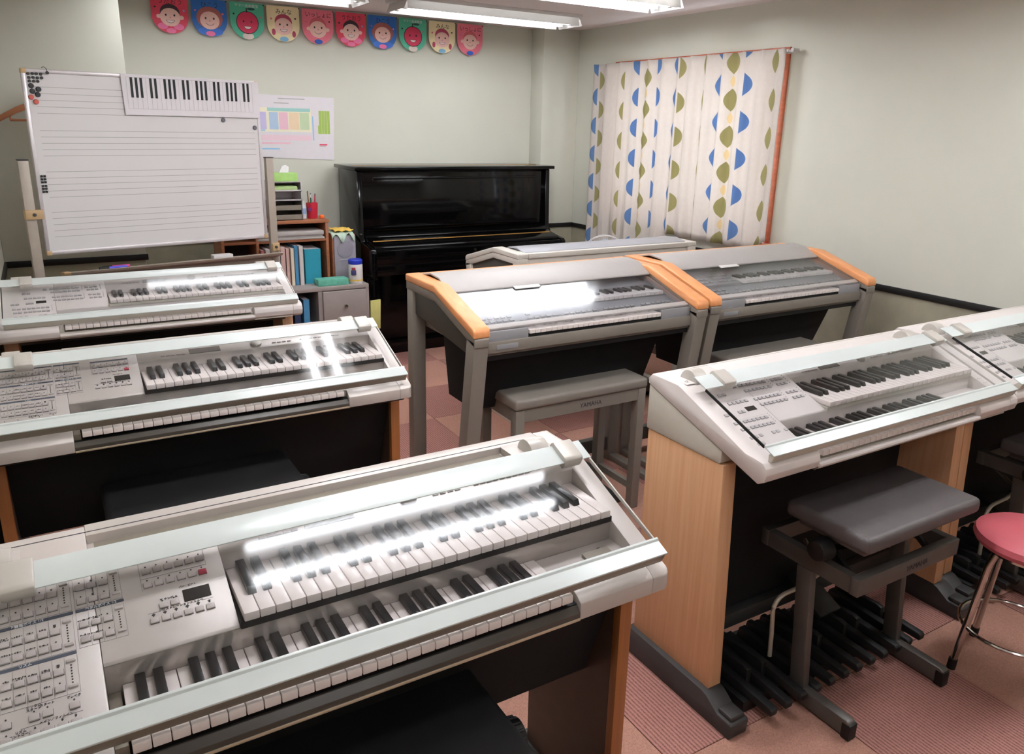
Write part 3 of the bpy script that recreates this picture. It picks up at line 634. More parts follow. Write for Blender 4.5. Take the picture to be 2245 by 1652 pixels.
# ================================================================ wood-topped organs
def wood_organ(label, loc, rz=0.0, wood='wood_orange', grey='el_grey', panel='el_grey_dark', width=1.11, zs=1.0, lidm='el_lid', open_look=True):
    t = thing('electronic_organ', label, 'organ', loc, rz); WE = width; t.scale = (1, 1, zs)
    G, D, WO = MATS[grey], MATS[panel], MATS[wood]
    def rail(dz, th): return [(0.040, 0.908+dz), (0.050, 0.920+dz), (0.367, 1.015+dz), (0.635, 1.015+dz), (0.635, 1.015+dz-th), (0.365, 1.015+dz-th), (0.040, 0.908+dz-th+0.004)]
    for u0, u1 in ((0.0, 0.066), (WE-0.066, WE)):
        obj('wood_rail', B().px(rail(0, 0.030), u0, u1, 0.006, 3), WO, t)
        fr = obj('side_frame', B().px(rail(-0.030, 0.032), u0+0.004, u1-0.004, 0.002), G, t)
        obj('rear_leg', B().box(u0+0.004, u1-0.004, 0.575, 0.630, 0.0, 0.955, 0.004), G, t)
        obj('front_leg', B().px([(0.044, 0.845), (0.044, 0.872), (0.102, 0.875), (0.220, 0.03), (0.220, 0.0), (0.165, 0.0), (0.161, 0.03)], u0+0.004, u1-0.004, 0.003), G, t)
        obj('side_panel', B().px([(0.100, 0.880), (0.365, 0.955), (0.58, 0.955), (0.58, 0.86), (0.100, 0.805)], u0+0.018, u1-0.018, 0.001), D, t)
        obj('leg_foot', B().box(u0+0.012, u1-0.012, 0.150, 0.63, 0.0, 0.03, 0.003), G, t)
    obj('wood_top', B().px([(0.600, 0.992), (0.600, 1.013), (0.635, 1.013), (0.635, 0.985)], 0.066, WE-0.066, 0.003), WO, t)
    # case under the lid
    obj('case', B().px([(0.085, 0.800), (0.085, 0.850), (0.60, 0.850), (0.60, 0.990), (0.62, 0.990), (0.62, 0.800)], 0.066, WE-0.066, 0.001), G, t)
    for a in (0.0665, WE-0.0715):
        obj('inner_cheek', B().px([(0.095, 0.850), (0.095, 0.893), (0.36, 0.970), (0.60, 0.985), (0.60, 0.850)], a, a+0.005), MATS['el_panel'], t)
    obj('front_rail', B().box(0.066, WE-0.066, 0.072, 0.086, 0.812, 0.853, 0.002), G, t)
    obj('maker_plate', B().box(0.11, 0.20, 0.0705, 0.0725, 0.824, 0.842, 0.0006), MATS['el_panel'], t)
    for u0, u1 in ((0.066, 0.250), (WE-0.222, WE-0.066)):
        obj('key_block', B().box(u0, u1, 0.082, 0.16, 0.8505, 0.890, 0.002), MATS['el_panel'], t)
    kp = 0.02425; n = 26; ku = 0.2535
    kw = B().box(0.0005, kp-0.0008, 0.078, 0.18, 0.866, 0.881, 0.0012, 1).mesh('white_key'); kw.materials.append(MATS['key_white'])
    kb = B().box(-0.0065, 0.0065, 0.125, 0.18, 0.8805, 0.892, 0.0012, 1).mesh('black_key'); kb.materials.append(MATS['key_black'])
    obj('keybed', B().box(0.2505, WE-0.2225, 0.086, 0.20, 0.850, 0.865), MATS['black'], t)
    for i in range(n):
        obj('white_key', kw, None, t, (ku+i*kp, 0, 0))
        if i < n-1 and i % 7 not in (2, 6): obj('black_key', kb, None, t, (ku+(i+1)*kp, 0, 0))
    obj('switch_panel', B().px([(0.16, 0.850), (0.16, 0.884), (0.23, 0.912), (0.23, 0.850)], 0.0725, WE-0.0725, 0.001), MATS['el_panel'], t)
    sw = B().box(-0.010, 0.010, -0.005, 0.005, -0.001, 0.004, 0.001, 1).mesh('switch'); sw.materials.append(MATS['el_lid'])
    ta = math.atan2(0.028, 0.07)
    for k in range(34):
        u_ = 0.10+k*(WE-0.2)/33
        if k in (6, 7, 13, 20, 27): continue
        obj('switch', sw, None, t, (u_, 0.185, 0.894+0.0006), (ta, 0, 0))
        if k < 9: obj('switch', sw, None, t, (u_, 0.207, 0.903+0.0005), (ta, 0, 0))
    obj('upper_keybed', B().box(0.0725, WE-0.0725, 0.23, 0.60, 0.85, 0.915), MATS['el_panel'], t)
    kw2 = B().box(0.0005, kp-0.0008, 0.232, 0.33, 0.917, 0.931, 0.0012, 1).mesh('white_key'); kw2.materials.append(MATS['key_white'])
    kb2 = B().box(-0.0065, 0.0065, 0.275, 0.33, 0.9305, 0.941, 0.0012, 1).mesh('black_key'); kb2.materials.append(MATS['key_black'])
    k0 = WE-0.085-n*kp
    for i in range(n):
        obj('white_key', kw2, None, t, (k0+i*kp, 0, 0))
        if i < n-1 and i % 7 not in (2, 6): obj('black_key', kb2, None, t, (k0+(i+1)*kp, 0, 0))
    obj('control_pod', B().px([(0.232, 0.915), (0.234, 0.925), (0.40, 0.955), (0.40, 0.915)], 0.0725, k0-0.015, 0.001), MATS['el_panel'], t)
    for r_ in range(3):
        for k in range(10):
            if k == 5: continue
            v = 0.26+r_*0.035
            obj('switch', sw, None, t, (0.10+k*0.028, v, 0.9265+(v-0.234)*0.18), (0.18, 0, 0))
    obj('back_panel', B().px([(0.33, 0.915), (0.33, 0.945), (0.60, 0.970), (0.60, 0.915)], k0-0.015, WE-0.0725, 0.001), MATS['el_panel'], t)
    # roll cover: opaque back, clear front
    def arc(v): 
        pts = [(0.60, 1.016), (0.52, 1.032), (0.44, 1.026), (0.37, 0.996), (0.350, 0.986)]
        return pts
    top = arc(0)
    obj('lid_cover', B().px(top+[(z[0]+0.001, z[1]-0.007) for z in reversed(top)], 0.058, WE-0.058, 0.0015), MATS[lidm], t)
    cl = obj('clear_lid', B().px([(0.102, 0.904), (0.360, 0.984), (0.361, 0.980), (0.104, 0.900)], 0.070, WE-0.070), MATS['acrylic_smoke'], t)
    obj('lid_bar', B().px([(0.092, 0.892), (0.090, 0.900), (0.112, 0.909), (0.118, 0.904), (0.116, 0.898), (0.100, 0.890)], 0.0705, WE-0.0705, 0.001), MATS[lidm], cl)
    obj('lid_handle', B().px([(0.332, 0.9762), (0.352, 0.9824), (0.350, 0.9865), (0.330, 0.980)], 0.34, 0.46, 0.001), MATS['plastic_white'], cl)
    # below the keyboards
    obj('knee_box', B().px([(0.17, 0.80), (0.28, 0.52), (0.50, 0.52), (0.56, 0.80)], 0.13, WE-0.13, 0.003), MATS['black_cloth'], t)
    obj('under_rail', B().box(0.066, WE-0.066, 0.09, 0.12, 0.780, 0.800), MATS['black'], t)
    obj('cross_bar', B().box(0.05, WE-0.05, 0.585, 0.62, 0.05, 0.12, 0.003), D, t)
    obj('pedal_tray', B().box(0.22, 0.88, 0.43, 0.57, 0.0, 0.05, 0.004), MATS['black'], t)
    nat = B().px([(-0.02, 0.040), (-0.02, 0.064), (0.40, 0.082), (0.41, 0.04)], -0.012, 0.012, 0.003).mesh('pedal'); nat.materials.append(MATS['pedal_black'])
    for k in range(9): obj('pedal', nat, None, t, (0.285+0.058*k, 0.12, 0.012))
    obj('expression_pedal', B().px([(0.13, 0.0), (0.13, 0.06), (0.33, 0.14), (0.36, 0.0)], 0.09, 0.19, 0.006), M('pedal_blue', (44, 46, 56), 0.5), t)
    return t
wood_organ('grey organ with orange wood rails, big white glare on its clear lid', (1.22, 2.25, 0))
wood_organ('grey organ with orange wood rails, standing against the window wall', (2.36, 2.27, 0))
M('el_white', (212, 205, 196), 0.4, var=0.02)
M('el_lid_b', (164, 164, 170), 0.35, 0.1, var=0.02)
wood_organ('pale organ with its back to the wood-railed organs, grey roll cover closed', (3.33, 4.06, 0), PI, 'el_white', 'el_white', 'el_grey_dark', 1.25, 0.943, 'el_lid_b')

# ================================================================ benches
def cushion(x0, x1, y0, y1, z0, z1, r=0.016):
    return B().box(x0, x1, y0, y1, z0, z1, r, 4)
def flat_bench(label, loc, group=None):
    t = thing('organ_bench', label, 'bench', loc, 0, group); w, d, h = 0.65, 0.31, 0.60
    obj('seat', cushion(0, w, 0, d, h-0.045, h, 0.014), MATS['el_bench'], t)
    for q in ((0.046, w-0.046, 0.009, 0.028), (0.046, w-0.046, d-0.028, d-0.009), (0.009, 0.028, 0.046, d-0.046), (w-0.028, w-0.009, 0.046, d-0.046)):
        obj('apron_rail', B().box(*q, h-0.095, h-0.0445), MATS['el_grey'], t)
    for x in (0.006, w-0.046):
        for y in (0.006, d-0.046):
            obj('leg', B().box(x, x+0.04, y, y+0.04, 0, h-0.0445, 0.003), MATS['el_grey'], t)
    [obj('stretcher', B().box(a, a+0.02, 0.046, d-0.046, 0.08, 0.11), MATS['el_grey'], t) for a in (0.015, w-0.035)]
    lettering('YAMAHA', 0.026, MATS['print_dark'], t, (0.36, 0.0082, h-0.071), (PI/2, 0, 0))
    return t
flat_bench('flat grey vinyl bench pushed under the wood-railed organ with the white glare', (1.435, 2.352, 0))
flat_bench('flat grey vinyl bench under the wood-railed organ against the window wall', (2.585, 2.39, 0))

def lift_bench(label, loc, vinyl, metal, sw=0.52, lift=0.60, name=True, seat_dx=0.0):
    """height-adjustable bench: T-legs, rectangular frame, scissor lift, padded seat"""
    t = thing('organ_bench', label, 'bench', loc); V, G = MATS[vinyl], MATS[metal]
    w, d, hz = 0.4608, 0.33, 0.475
    obj('seat', B().box(-0.03+seat_dx, w+0.03+(seat_dx*0.5 if seat_dx > 0 else seat_dx), -0.02, 0.25, lift-0.048, lift, 0.016, 4), V, t)
    obj('seat_pan', B().box(seat_dx, w+seat_dx, 0.01, 0.22, lift-0.070, lift-0.048, 0.004), V, t)
    fr = B(); fr.box(0, w, 0.0, 0.028, hz-0.052, hz, 0.004); fr.box(0, w, d-0.028, d, hz-0.052, hz, 0.004); fr.box(0.002, 0.028, 0.0275, d-0.0275, hz-0.050, hz-0.002); fr.box(w-0.028, w-0.002, 0.0275, d-0.0275, hz-0.050, hz-0.002)
    f_ = obj('frame', fr, G, t)
    if name: lettering('YAMAHA', 0.024, MATS['print_dark'], f_, (w*0.56, -0.0006, hz-0.027), (PI/2, 0, 0))
    for x in (0.012, w-0.012):
        obj('leg', B().px([(0.115, 0.05), (0.165, 0.05), (0.195, hz-0.05), (0.145, hz-0.05)], x-0.014, x+0.014, 0.006), G, t)
        ft = obj('foot', B().px([(-0.04, 0.006), (-0.042, 0.052), (-0.03, 0.058), (0.17, 0.058), (0.18, 0.05), (0.18, 0.006)], x-0.016, x+0.016, 0.005), G, t)
        [obj('foot_tip', B().box(x-0.017, x+0.017, a, a+0.028, 0.0, 0.05, 0.004), MATS['black'], ft) for a in (-0.046, 0.156)]
    sc = B()
    for x in (0.05, w-0.07):
        sc.px([(0.05, hz-0.04), (0.07, hz-0.045), (0.21, lift-0.075), (0.19, lift-0.07)], x+seat_dx*0.3, x+seat_dx*0.3+0.012)
        sc.px([(0.21, hz-0.045), (0.23, hz-0.04), (0.07, lift-0.07), (0.05, lift-0.075)], x+0.014+seat_dx*0.3, x+seat_dx*0.3+0.026)
    obj('lift_arm', sc, MATS['black'], t)
    kn = obj('knob', B().cyl((w+0.020+seat_dx, 0.115, lift-0.075), (w+0.068+seat_dx, 0.115, lift-0.075), 0.036, 0.030, 28, 0.004), MATS['black'], t)
    gr = B()
    for a in range(14): 
        c, s = math.cos(2*PI*a/14), math.sin(2*PI*a/14)
        gr.cyl((w+0.026+seat_dx, 0.115+0.035*c, lift-0.075+0.035*s), (w+0.062+seat_dx, 0.115+0.031*c, lift-0.075+0.031*s), 0.003, seg=6)
    obj('knob_ribs', gr, MATS['black'], kn)
    kn2 = obj('knob', B().cyl((seat_dx-0.012, 0.115, lift-0.09), (seat_dx-0.058, 0.115, lift-0.09), 0.034, 0.028, 28, 0.004), MATS['black'], t)
    return t
lift_bench('charcoal padded bench on T-shaped metal legs with a raised seat', (1.711, 1.055, 0), 'bench_vinyl', 'bench_metal', lift=0.605, seat_dx=0.018)
lift_bench('dark bench in front of the white organ behind the pink stool', (2.885, 1.075, 0), 'bench_vinyl', 'bench_metal', lift=0.56)
lift_bench('black padded bench at the silver organ whose button panel shows best', (0.1294, 0.865, 0), 'bench_black', 'bench_metal', lift=0.615, seat_dx=-0.033)
lift_bench('black padded bench between the two silver organs', (0.067, 2.07, 0), 'bench_black', 'bench_metal', lift=0.60)

# ================================================================ round stool
st = thing('round_stool', 'round stool with pink vinyl seat and chrome legs', 'stool', (2.405, 0.965, 0))
obj('seat', B().lathe([(0.0, 0.425), (0.13, 0.425), (0.150, 0.432), (0.157, 0.446), (0.152, 0.462), (0.135, 0.472), (0.0, 0.476)], seg=40), MATS['pink_vinyl'], st)
obj('seat_pan', B().cyl((0, 0, 0.413), (0, 0, 0.425), 0.125, seg=32), MATS['chrome'], st)
for k in range(4):
    a = PI/4+k*PI/2+0.25; c, s = math.cos(a), math.sin(a)
    lg = obj('leg', B().tube([(0.10*c, 0.10*s, 0.413), (0.118*c, 0.118*s, 0.36), (0.165*c, 0.165*s, 0.02)], 0.0105, 12), MATS['chrome'], st)
    obj('leg_tip', B().cyl((0.167*c, 0.167*s, 0.0), (0.164*c, 0.164*s, 0.035), 0.013, seg=12), MATS['black'], lg)
obj('ring', B().tube([(0.148*math.cos(2*PI*k/32), 0.148*math.sin(2*PI*k/32), 0.15) for k in range(32)], 0.006, 8, True), MATS['chrome'], st)

# ================================================================ upright piano
pn = thing('upright_piano', 'glossy black upright piano with closed keyboard lid', 'piano', (1.80, 4.80, 0))
PB = MATS['piano_black']; PW = 1.53
for x in (0.0, PW-0.035):
    obj('side', B().px([(0.62, 0.0), (0.25, 0.0), (0.25, 0.56), (0.0, 0.60), (0.0, 0.775), (0.02, 0.795), (0.20, 0.82), (0.235, 0.87), (0.25, 1.285), (0.62, 1.285)], x, x+0.035, 0.004, 2), PB, pn)
obj('upper_panel', B().px([(0.262, 0.86), (0.272, 1.285), (0.292, 1.285), (0.282, 0.86)], 0.036, PW-0.036, 0.002), PB, pn)
obj('upper_rail', B().box(0.12, PW-0.12, 0.262, 0.274, 1.225, 1.240, 0.003), PB, pn)
lid = obj('top_lid', B().box(-0.022, PW+0.022, 0.215, 0.645, 1.288, 1.312, 0.004), PB, pn)
obj('hinge_strip', B().box(0.03, PW-0.03, 0.40, 0.412, 1.3118, 1.3135), MATS['gold'], lid)
fb = obj('fallboard', B().px([(0.262, 0.872), (0.252, 0.880), (0.225, 0.868), (0.205, 0.845), (0.05, 0.812), (0.035, 0.800), (0.035, 0.785), (0.262, 0.785)], 0.0365, PW-0.0365, 0.003), PB, pn)
obj('fallboard_hinge', B().px([(0.128, 0.8275), (0.129, 0.8310), (0.140, 0.8333), (0.141, 0.8300)], 0.06, PW-0.06), MATS['gold'], fb)
obj('music_ledge', B().px([(0.262, 0.905), (0.238, 0.900), (0.235, 0.908), (0.262, 0.918)], 0.10, PW-0.10, 0.002), PB, pn)
obj('key_slip', B().px([(0.010, 0.690), (0.004, 0.785), (0.030, 0.790), (0.06, 0.785), (0.06, 0.690)], 0.0355, PW-0.0355, 0.003), PB, pn)
obj('lock', B().cyl((PW/2, 0.010, 0.755), (PW/2, 0.002, 0.755), 0.010, seg=16), MATS['chrome'], pn)
obj('keybed', B().box(0.0355, PW-0.0355, 0.02, 0.27, 0.615, 0.690, 0.004), PB, pn)
obj('lower_panel', B().box(0.036, PW-0.036, 0.262, 0.282, 0.10, 0.612, 0.003), PB, pn)
obj('bottom_rail', B().box(0.036, PW-0.036, 0.242, 0.30, 0.0, 0.10, 0.003), PB, pn)
obj('back', B().box(0.036, PW-0.036, 0.60, 0.62, 0.02, 1.285), MATS['black'], pn)
for x in (0.0, PW-0.06):
    lg = obj('leg', B().px([(0.03, 0.07), (0.045, 0.59), (0.11, 0.60), (0.095, 0.07)], x+0.001, x+0.059, 0.003), PB, pn)
    obj('toe', B().box(x+0.001, x+0.059, 0.0, 0.26, 0.018, 0.072, 0.004), PB, lg)
    obj('caster', B().cyl((x+0.02, 0.045, 0.0125), (x+0.04, 0.045, 0.0125), 0.0125, seg=14), MATS['gold'], lg)
for k in range(3):
    obj('pedal', B().box(PW/2-0.10+0.085*k, PW/2-0.07+0.085*k, 0.13, 0.25, 0.050, 0.060, 0.004), MATS['gold'], pn)

# ================================================================ whiteboard on its stand
WA = math.atan2(0.223, 1.10)
wb = thing('whiteboard', 'white music-staff board in an aluminium frame on a beige stand', 'whiteboard', (-0.017, 4.34, 0), WA)
BW, Z0, Z1 = 1.122, 0.946, 1.796
bd = obj('board', B().box(0.012, BW-0.012, 0.0, 0.014, Z0+0.012, Z1-0.012), MATS['board'], wb)
fm = B(); fm.box(0, BW, -0.006, 0.020, Z1-0.018, Z1, 0.003); fm.box(0, BW, -0.006, 0.020, Z0, Z0+0.018, 0.003); fm.box(0, 0.016, -0.006, 0.020, Z0+0.018, Z1-0.018, 0.003); fm.box(BW-0.016, BW, -0.006, 0.020, Z0+0.018, Z1-0.018, 0.003)
fr = obj('frame', fm, MATS['alu'], wb)
for x in (0, BW-0.022):
    for z in (Z0-0.001, Z1-0.021): obj('corner_cap', B().box(x-0.001, x+0.023, -0.008, 0.022, z, z+0.022, 0.004), MATS['tan_plastic'], fr)
for zt, zb in ((1.718, 1.602), (1.525, 1.410), (1.337, 1.219), (1.148, 1.031)):
    for k in range(5):
        z = zt+(zb-zt)*k/4
        obj('staff_line', B().box(0.045, BW-0.035, -0.0006, 0.0, z-0.0012, z+0.0012), MATS['line_grey'], bd)
for x, zc in ((-0.042, 1.142), (BW+0.042, 0.890)):
    p = obj('post', B().box(x-0.022, x+0.022, 0.0, 0.030, 0.05, 1.390, 0.003), MATS['stand_beige'], wb)
    obj('post_cap', B().box(x-0.023, x+0.023, -0.001, 0.031, 1.390, 1.396, 0.001), MATS['base_grey'], p)
    cl = obj('clamp', B().box(x-0.020 if x > 0 else x-0.024, x+0.024 if x > 0 else x+0.052, -0.014, 0.034, zc-0.022, zc+0.022, 0.003), MATS['tan_plastic'], wb)
    obj('clamp_screw', B().cyl((x+0.012 if x < 0 else x, -0.020, zc), (x+0.012 if x < 0 else x, -0.013, zc), 0.008, seg=12), MATS['base_grey'], cl)
    ft = obj('foot', B().box(x-0.02, x+0.02, -0.26, 0.15, 0.05, 0.085, 0.004), MATS['stand_beige'], wb)
    for y in (-0.23, 0.12): obj('caster', B().cyl((x-0.012, y, 0.025), (x+0.012, y, 0.025), 0.025, seg=16).cyl((x, y, 0.03), (x, y, 0.055), 0.008, seg=8), MATS['black'], ft)
obj('cross_bar', B().box(-0.02, BW+0.02, 0.004, 0.026, 0.80, 0.832, 0.002), MATS['stand_beige'], wb)
tr = B().px([(-0.075, 0.852), (-0.085, 0.866), (-0.080, 0.868), (-0.070, 0.857), (0.0, 0.857), (0.0, 0.835), (-0.02, 0.835)], 0.075, BW+0.05, 0.0008)
ty = obj('tray', tr, MATS['stand_beige'], wb)
obj('tray_tip', B().px([(-0.075, 0.852), (-0.085, 0.866), (-0.07, 0.869), (0.0, 0.860), (0.0, 0.840)], 0.045, 0.078, 0.002), MATS['tan_plastic'], ty)
def wbp(x, z, y=0.0):   # a point on the board's face
    return (-0.017+x*math.cos(WA)-y*math.sin(WA), 4.34+x*math.sin(WA)+y*math.cos(WA), z)
kc = thing('keyboard_chart', 'printed piano keyboard sheet hung on the whiteboard', 'chart', wbp(0.425, 1.605, -0.010), WA)
obj('sheet', B().py([(0.0, 0.0), (0.692, 0.0), (0.694, 0.188), (-0.006, 0.192)], -0.0012, 0.0), MATS['paper'], kc)
pk = []; x0, pw = 0.018, 0.0228
for i in range(29):
    obj('printed_line', B().box(x0+i*pw-0.0005, x0+i*pw+0.0005, -0.0018, -0.0011, 0.03, 0.176), MATS['line_grey'], kc)
    if i < 27 and i % 7 not in (3, 6): obj('printed_black_key', B().box(x0+(i+1)*pw-0.006, x0+(i+1)*pw+0.006, -0.0020, -0.0012, 0.082, 0.176), MATS['print_black'] if 'print_black' in MATS else M('print_black', (20, 20, 24), 0.6), kc)
obj('printed_line', B().box(x0, x0+28*pw, -0.0018, -0.0011, 0.176, 0.1775).box(x0, x0+28*pw, -0.0018, -0.0011, 0.029, 0.030), MATS['line_grey'], kc)
M('magnet_black', (26, 26, 28), 0.4, var=0.05); M('magnet_red', (204, 92, 78), 0.45, var=0.04); M('magnet_grey', (110, 110, 118), 0.4)
def magnet(x, z, r, mat, label, group=None, h=0.008):
    me = B().lathe([(0, 0), (r, 0), (r, h*0.6), (r*0.82, h), (0, h)], seg=18, mtx=Matrix.Rotation(PI/2, 4, 'X'))
    o = obj('magnet', me, MATS[mat], None, wbp(x, z, -0.0005), (0, 0, WA)); return tag(o, label, 'magnet', group)
for x, z in ((0.028, 1.774), (0.046, 1.775), (0.062, 1.775), (0.080, 1.774), (0.030, 1.757), (0.047, 1.758), (0.064, 1.757), (0.081, 1.758), (0.030, 1.742), (0.048, 1.742), (0.064, 1.742)):
    magnet(x, z, 0.0066, 'magnet_black', 'tiny dark magnet in the cluster at the top corner of the whiteboard', 'tiny magnets at the whiteboard corner')
for x, z in ((0.034, 1.722), (0.036, 1.698), (0.062, 1.708), (0.056, 1.684)):
    magnet(x, z, 0.0115, 'magnet_black', 'round black magnet below the tiny magnets on the whiteboard', 'black whiteboard magnets', 0.01)
magnet(0.028, 1.672, 0.0115, 'magnet_red', 'upper of two round red magnets on the whiteboard', None, 0.01)
magnet(0.045, 1.652, 0.0115, 'magnet_red', 'lower of two round red magnets on the whiteboard', None, 0.01)
magnet(0.914, 1.590, 0.0115, 'magnet_grey', 'grey magnet just under the edge of the keyboard sheet on the whiteboard', None, 0.01)
magnet(1.088, 1.553, 0.0115, 'magnet_grey', 'grey magnet close to the frame of the whiteboard', None, 0.01)
for k in range(12):
    o = obj('magnet', B().box(-0.005, 0.005, -0.006, 0, -0.005, 0.005, 0.0015), MATS['magnet_black'], None, wbp(0.024+0.013*(k % 2), 1.318-0.0135*(k//2)-(0.004 if k > 5 else 0), -0.0004), (0, 0.2*((k*7) % 3-1), WA))
    tag(o, 'tiny square dark magnet in the column beside the staff lines', 'magnet', 'tiny magnets beside the staff lines')
hk = obj('hook_magnet', B().cyl((0, -0.003, 0), (0, -0.011, 0), 0.007, seg=14).tube([(0, -0.010, 0.004), (-0.004, -0.014, 0.018), (-0.014, -0.012, 0.026), (-0.022, -0.009, 0.020)], 0.0014, 6), MATS['magnet_black'], None, wbp(0.105, 1.781, -0.004), (0, 0, WA)); tag(hk, 'dark hook magnet on the top frame of the whiteboard', 'magnet')
def marker(x, y, body, cap, label, rz):
    t = thing('marker', label, 'marker', wbp(x, 0.857, y), WA+rz)
    obj('barrel', B().cyl((0.045, 0, 0.008), (0.128, 0, 0.008), 0.0075, seg=14), MATS[body], t); obj('cap', B().cyl((0, 0, 0.008), (0.045, 0, 0.008), 0.0085, seg=14), MATS[cap], t)
M('marker_blue', (86, 84, 220), 0.4); M('marker_pink', (220, 70, 150), 0.4)
marker(0.21, -0.045, 'marker_blue', 'black', 'blue marker with dark cap on the whiteboard tray', 0.02)
marker(0.23, -0.024, 'marker_pink', 'black', 'pink marker with dark cap on the whiteboard tray', 0.0)
o = obj('board_eraser', B().box(0, 0.11, -0.05, 0, 0, 0.024, 0.006), MATS['plastic_white'], None, wbp(0.78, 0.8572, -0.008), (0, 0, WA)); tag(o, 'white eraser lying on the whiteboard tray', 'eraser')

# wooden coat hanger on the wall behind the board
hg = thing('coat_hanger', 'wooden coat hanger on a wall hook behind the whiteboard', 'coat hanger', (0.035, 4.865, 1.66))
arm = [(-0.205, -0.105), (-0.195, -0.085), (-0.10, -0.030), (0.0, 0.014), (0.10, -0.030), (0.195, -0.085), (0.205, -0.105), (0.19, -0.112), (0.10, -0.062), (0.0, -0.020), (-0.10, -0.062), (-0.19, -0.112)]
obj('shoulder_bar', B().py(arm, -0.010, 0.010, 0.004), M('hanger_wood', (190, 122, 84), 0.45, var=0.08, scale=10), hg)
obj('trouser_bar', B().cyl((-0.13, 0, -0.094), (0.13, 0, -0.094), 0.006, seg=10).box(-0.132, -0.124, -0.004, 0.004, -0.094, -0.07).box(0.124, 0.132, -0.004, 0.004, -0.094, -0.07), MATS['hanger_wood'], hg)
obj('hook', B().tube([(0, 0, 0.01), (0, 0, 0.05)]+[(0.022*math.sin(a)-0.0, 0, 0.072-0.022*math.cos(a)) for a in (0.3, 1.0, 1.8, 2.6, 3.4, 4.2)], 0.002, 6), MATS['chrome'], hg)
o = obj('wall_hook', B().cyl((0, 0, 0), (0, -0.055, 0.004), 0.005, seg=10).cyl((0, 0, 0), (0, -0.006, 0), 0.016, seg=14), MATS['chrome'], None, (0.035, 4.91, 1.742)); tag(o, 'metal wall hook holding the coat hanger', 'hook')

# ================================================================ wall poster
ps = thing('wall_poster', 'white timetable poster with pastel blocks taped to the wall above the shelf', 'poster', (1.20, 5.498, 1.335))
obj('sheet', B().py([(0, 0.02), (0.60, 0), (0.615, 0.415), (0.0, 0.425)], -0.0015, 0.0), MATS['paper'], ps)
pc = {'mint': (168, 214, 206), 'sky': (186, 208, 232), 'rose': (242, 198, 212), 'sand': (244, 218, 184), 'leaf': (206, 222, 182), 'lilac': (206, 196, 232), 'green': (172, 200, 96), 'pink': (244, 214, 224), 'red': (232, 88, 118), 'azure': (150, 202, 236), 'cream': (246, 238, 214)}
for k, v in pc.items(): M('print_'+k, v, 0.7, var=0.01)
for x0, x1, z0, z1, c in ((0.09, 0.45, 0.185, 0.34, 'cream'), (0.155, 0.445, 0.318, 0.340, 'mint'), (0.165, 0.225, 0.20, 0.312, 'sky'), (0.23, 0.29, 0.20, 0.312, 'rose'), (0.297, 0.365, 0.20, 0.312, 'sand'), (0.37, 0.435, 0.20, 0.312, 'leaf'), (0.105, 0.145, 0.20, 0.312, 'lilac'), (0.10, 0.45, 0.128, 0.165, 'pink'), (0.10, 0.30, 0.105, 0.118, 'rose'), (0.456, 0.464, 0.13, 0.29, 'azure'), (0.10, 0.225, 0.070, 0.078, 'azure'), (0.10, 0.135, 0.190, 0.198, 'azure'), (0.495, 0.505, 0.175, 0.23, 'green'), (0.50, 0.555, 0.098, 0.108, 'red')):
    obj('printed_block', B().box(x0, x1, -0.0019 if c == 'cream' else -0.0024, -0.0012, z0, z1), MATS['print_'+c], ps)
for k in range(4): obj('printed_block', B().box(0.503+0.0195*k, 0.5205+0.0195*k, -0.0022, -0.0014, 0.175, 0.328), MATS['print_green'], ps)
for z, a, b_ in ((0.397, 0.23, 0.41), (0.368, 0.20, 0.30), (0.09, 0.50, 0.545)): obj('printed_line', B().box(a, b_, -0.0021, -0.0014, z, z+0.006), MATS['line_grey'], ps)

# ================================================================ pennants
def disc(cx, cz, rx, rz, y0, y1, n=20, a0=0.0, a1=2*PI):
    return B().py([(cx+rx*math.cos(a0+(a1-a0)*k/(n if a1-a0 > 6.2 else n-1)), cz+rz*math.sin(a0+(a1-a0)*k/(n if a1-a0 > 6.2 else n-1))) for k in range(n)], y0, y1)
PC = {'p_red': (234, 70, 98), 'p_blue': (40, 112, 198), 'p_green': (84, 192, 158), 'p_yellow': (248, 230, 186), 'p_rose': (244, 126, 146), 'skin': (248, 202, 192), 'hair_dark': (66, 44, 58), 'hair_brown': (176, 98, 92), 'hair_red': (190, 70, 100), 'hair_coral': (222, 104, 116), 'apple': (222, 52, 94), 'leaf_d': (26, 92, 84), 'col_pink': (246, 120, 170), 'col_blue': (42, 96, 196), 'col_sky': (130, 186, 222), 'col_ivory': (232, 214, 206), 'ink': (34, 30, 44), 'ink_pink': (232, 120, 150), 'mouth': (250, 224, 220), 'jacket': (60, 120, 220)}
for k, v in PC.items(): M(k, v, 0.5, var=0.03)
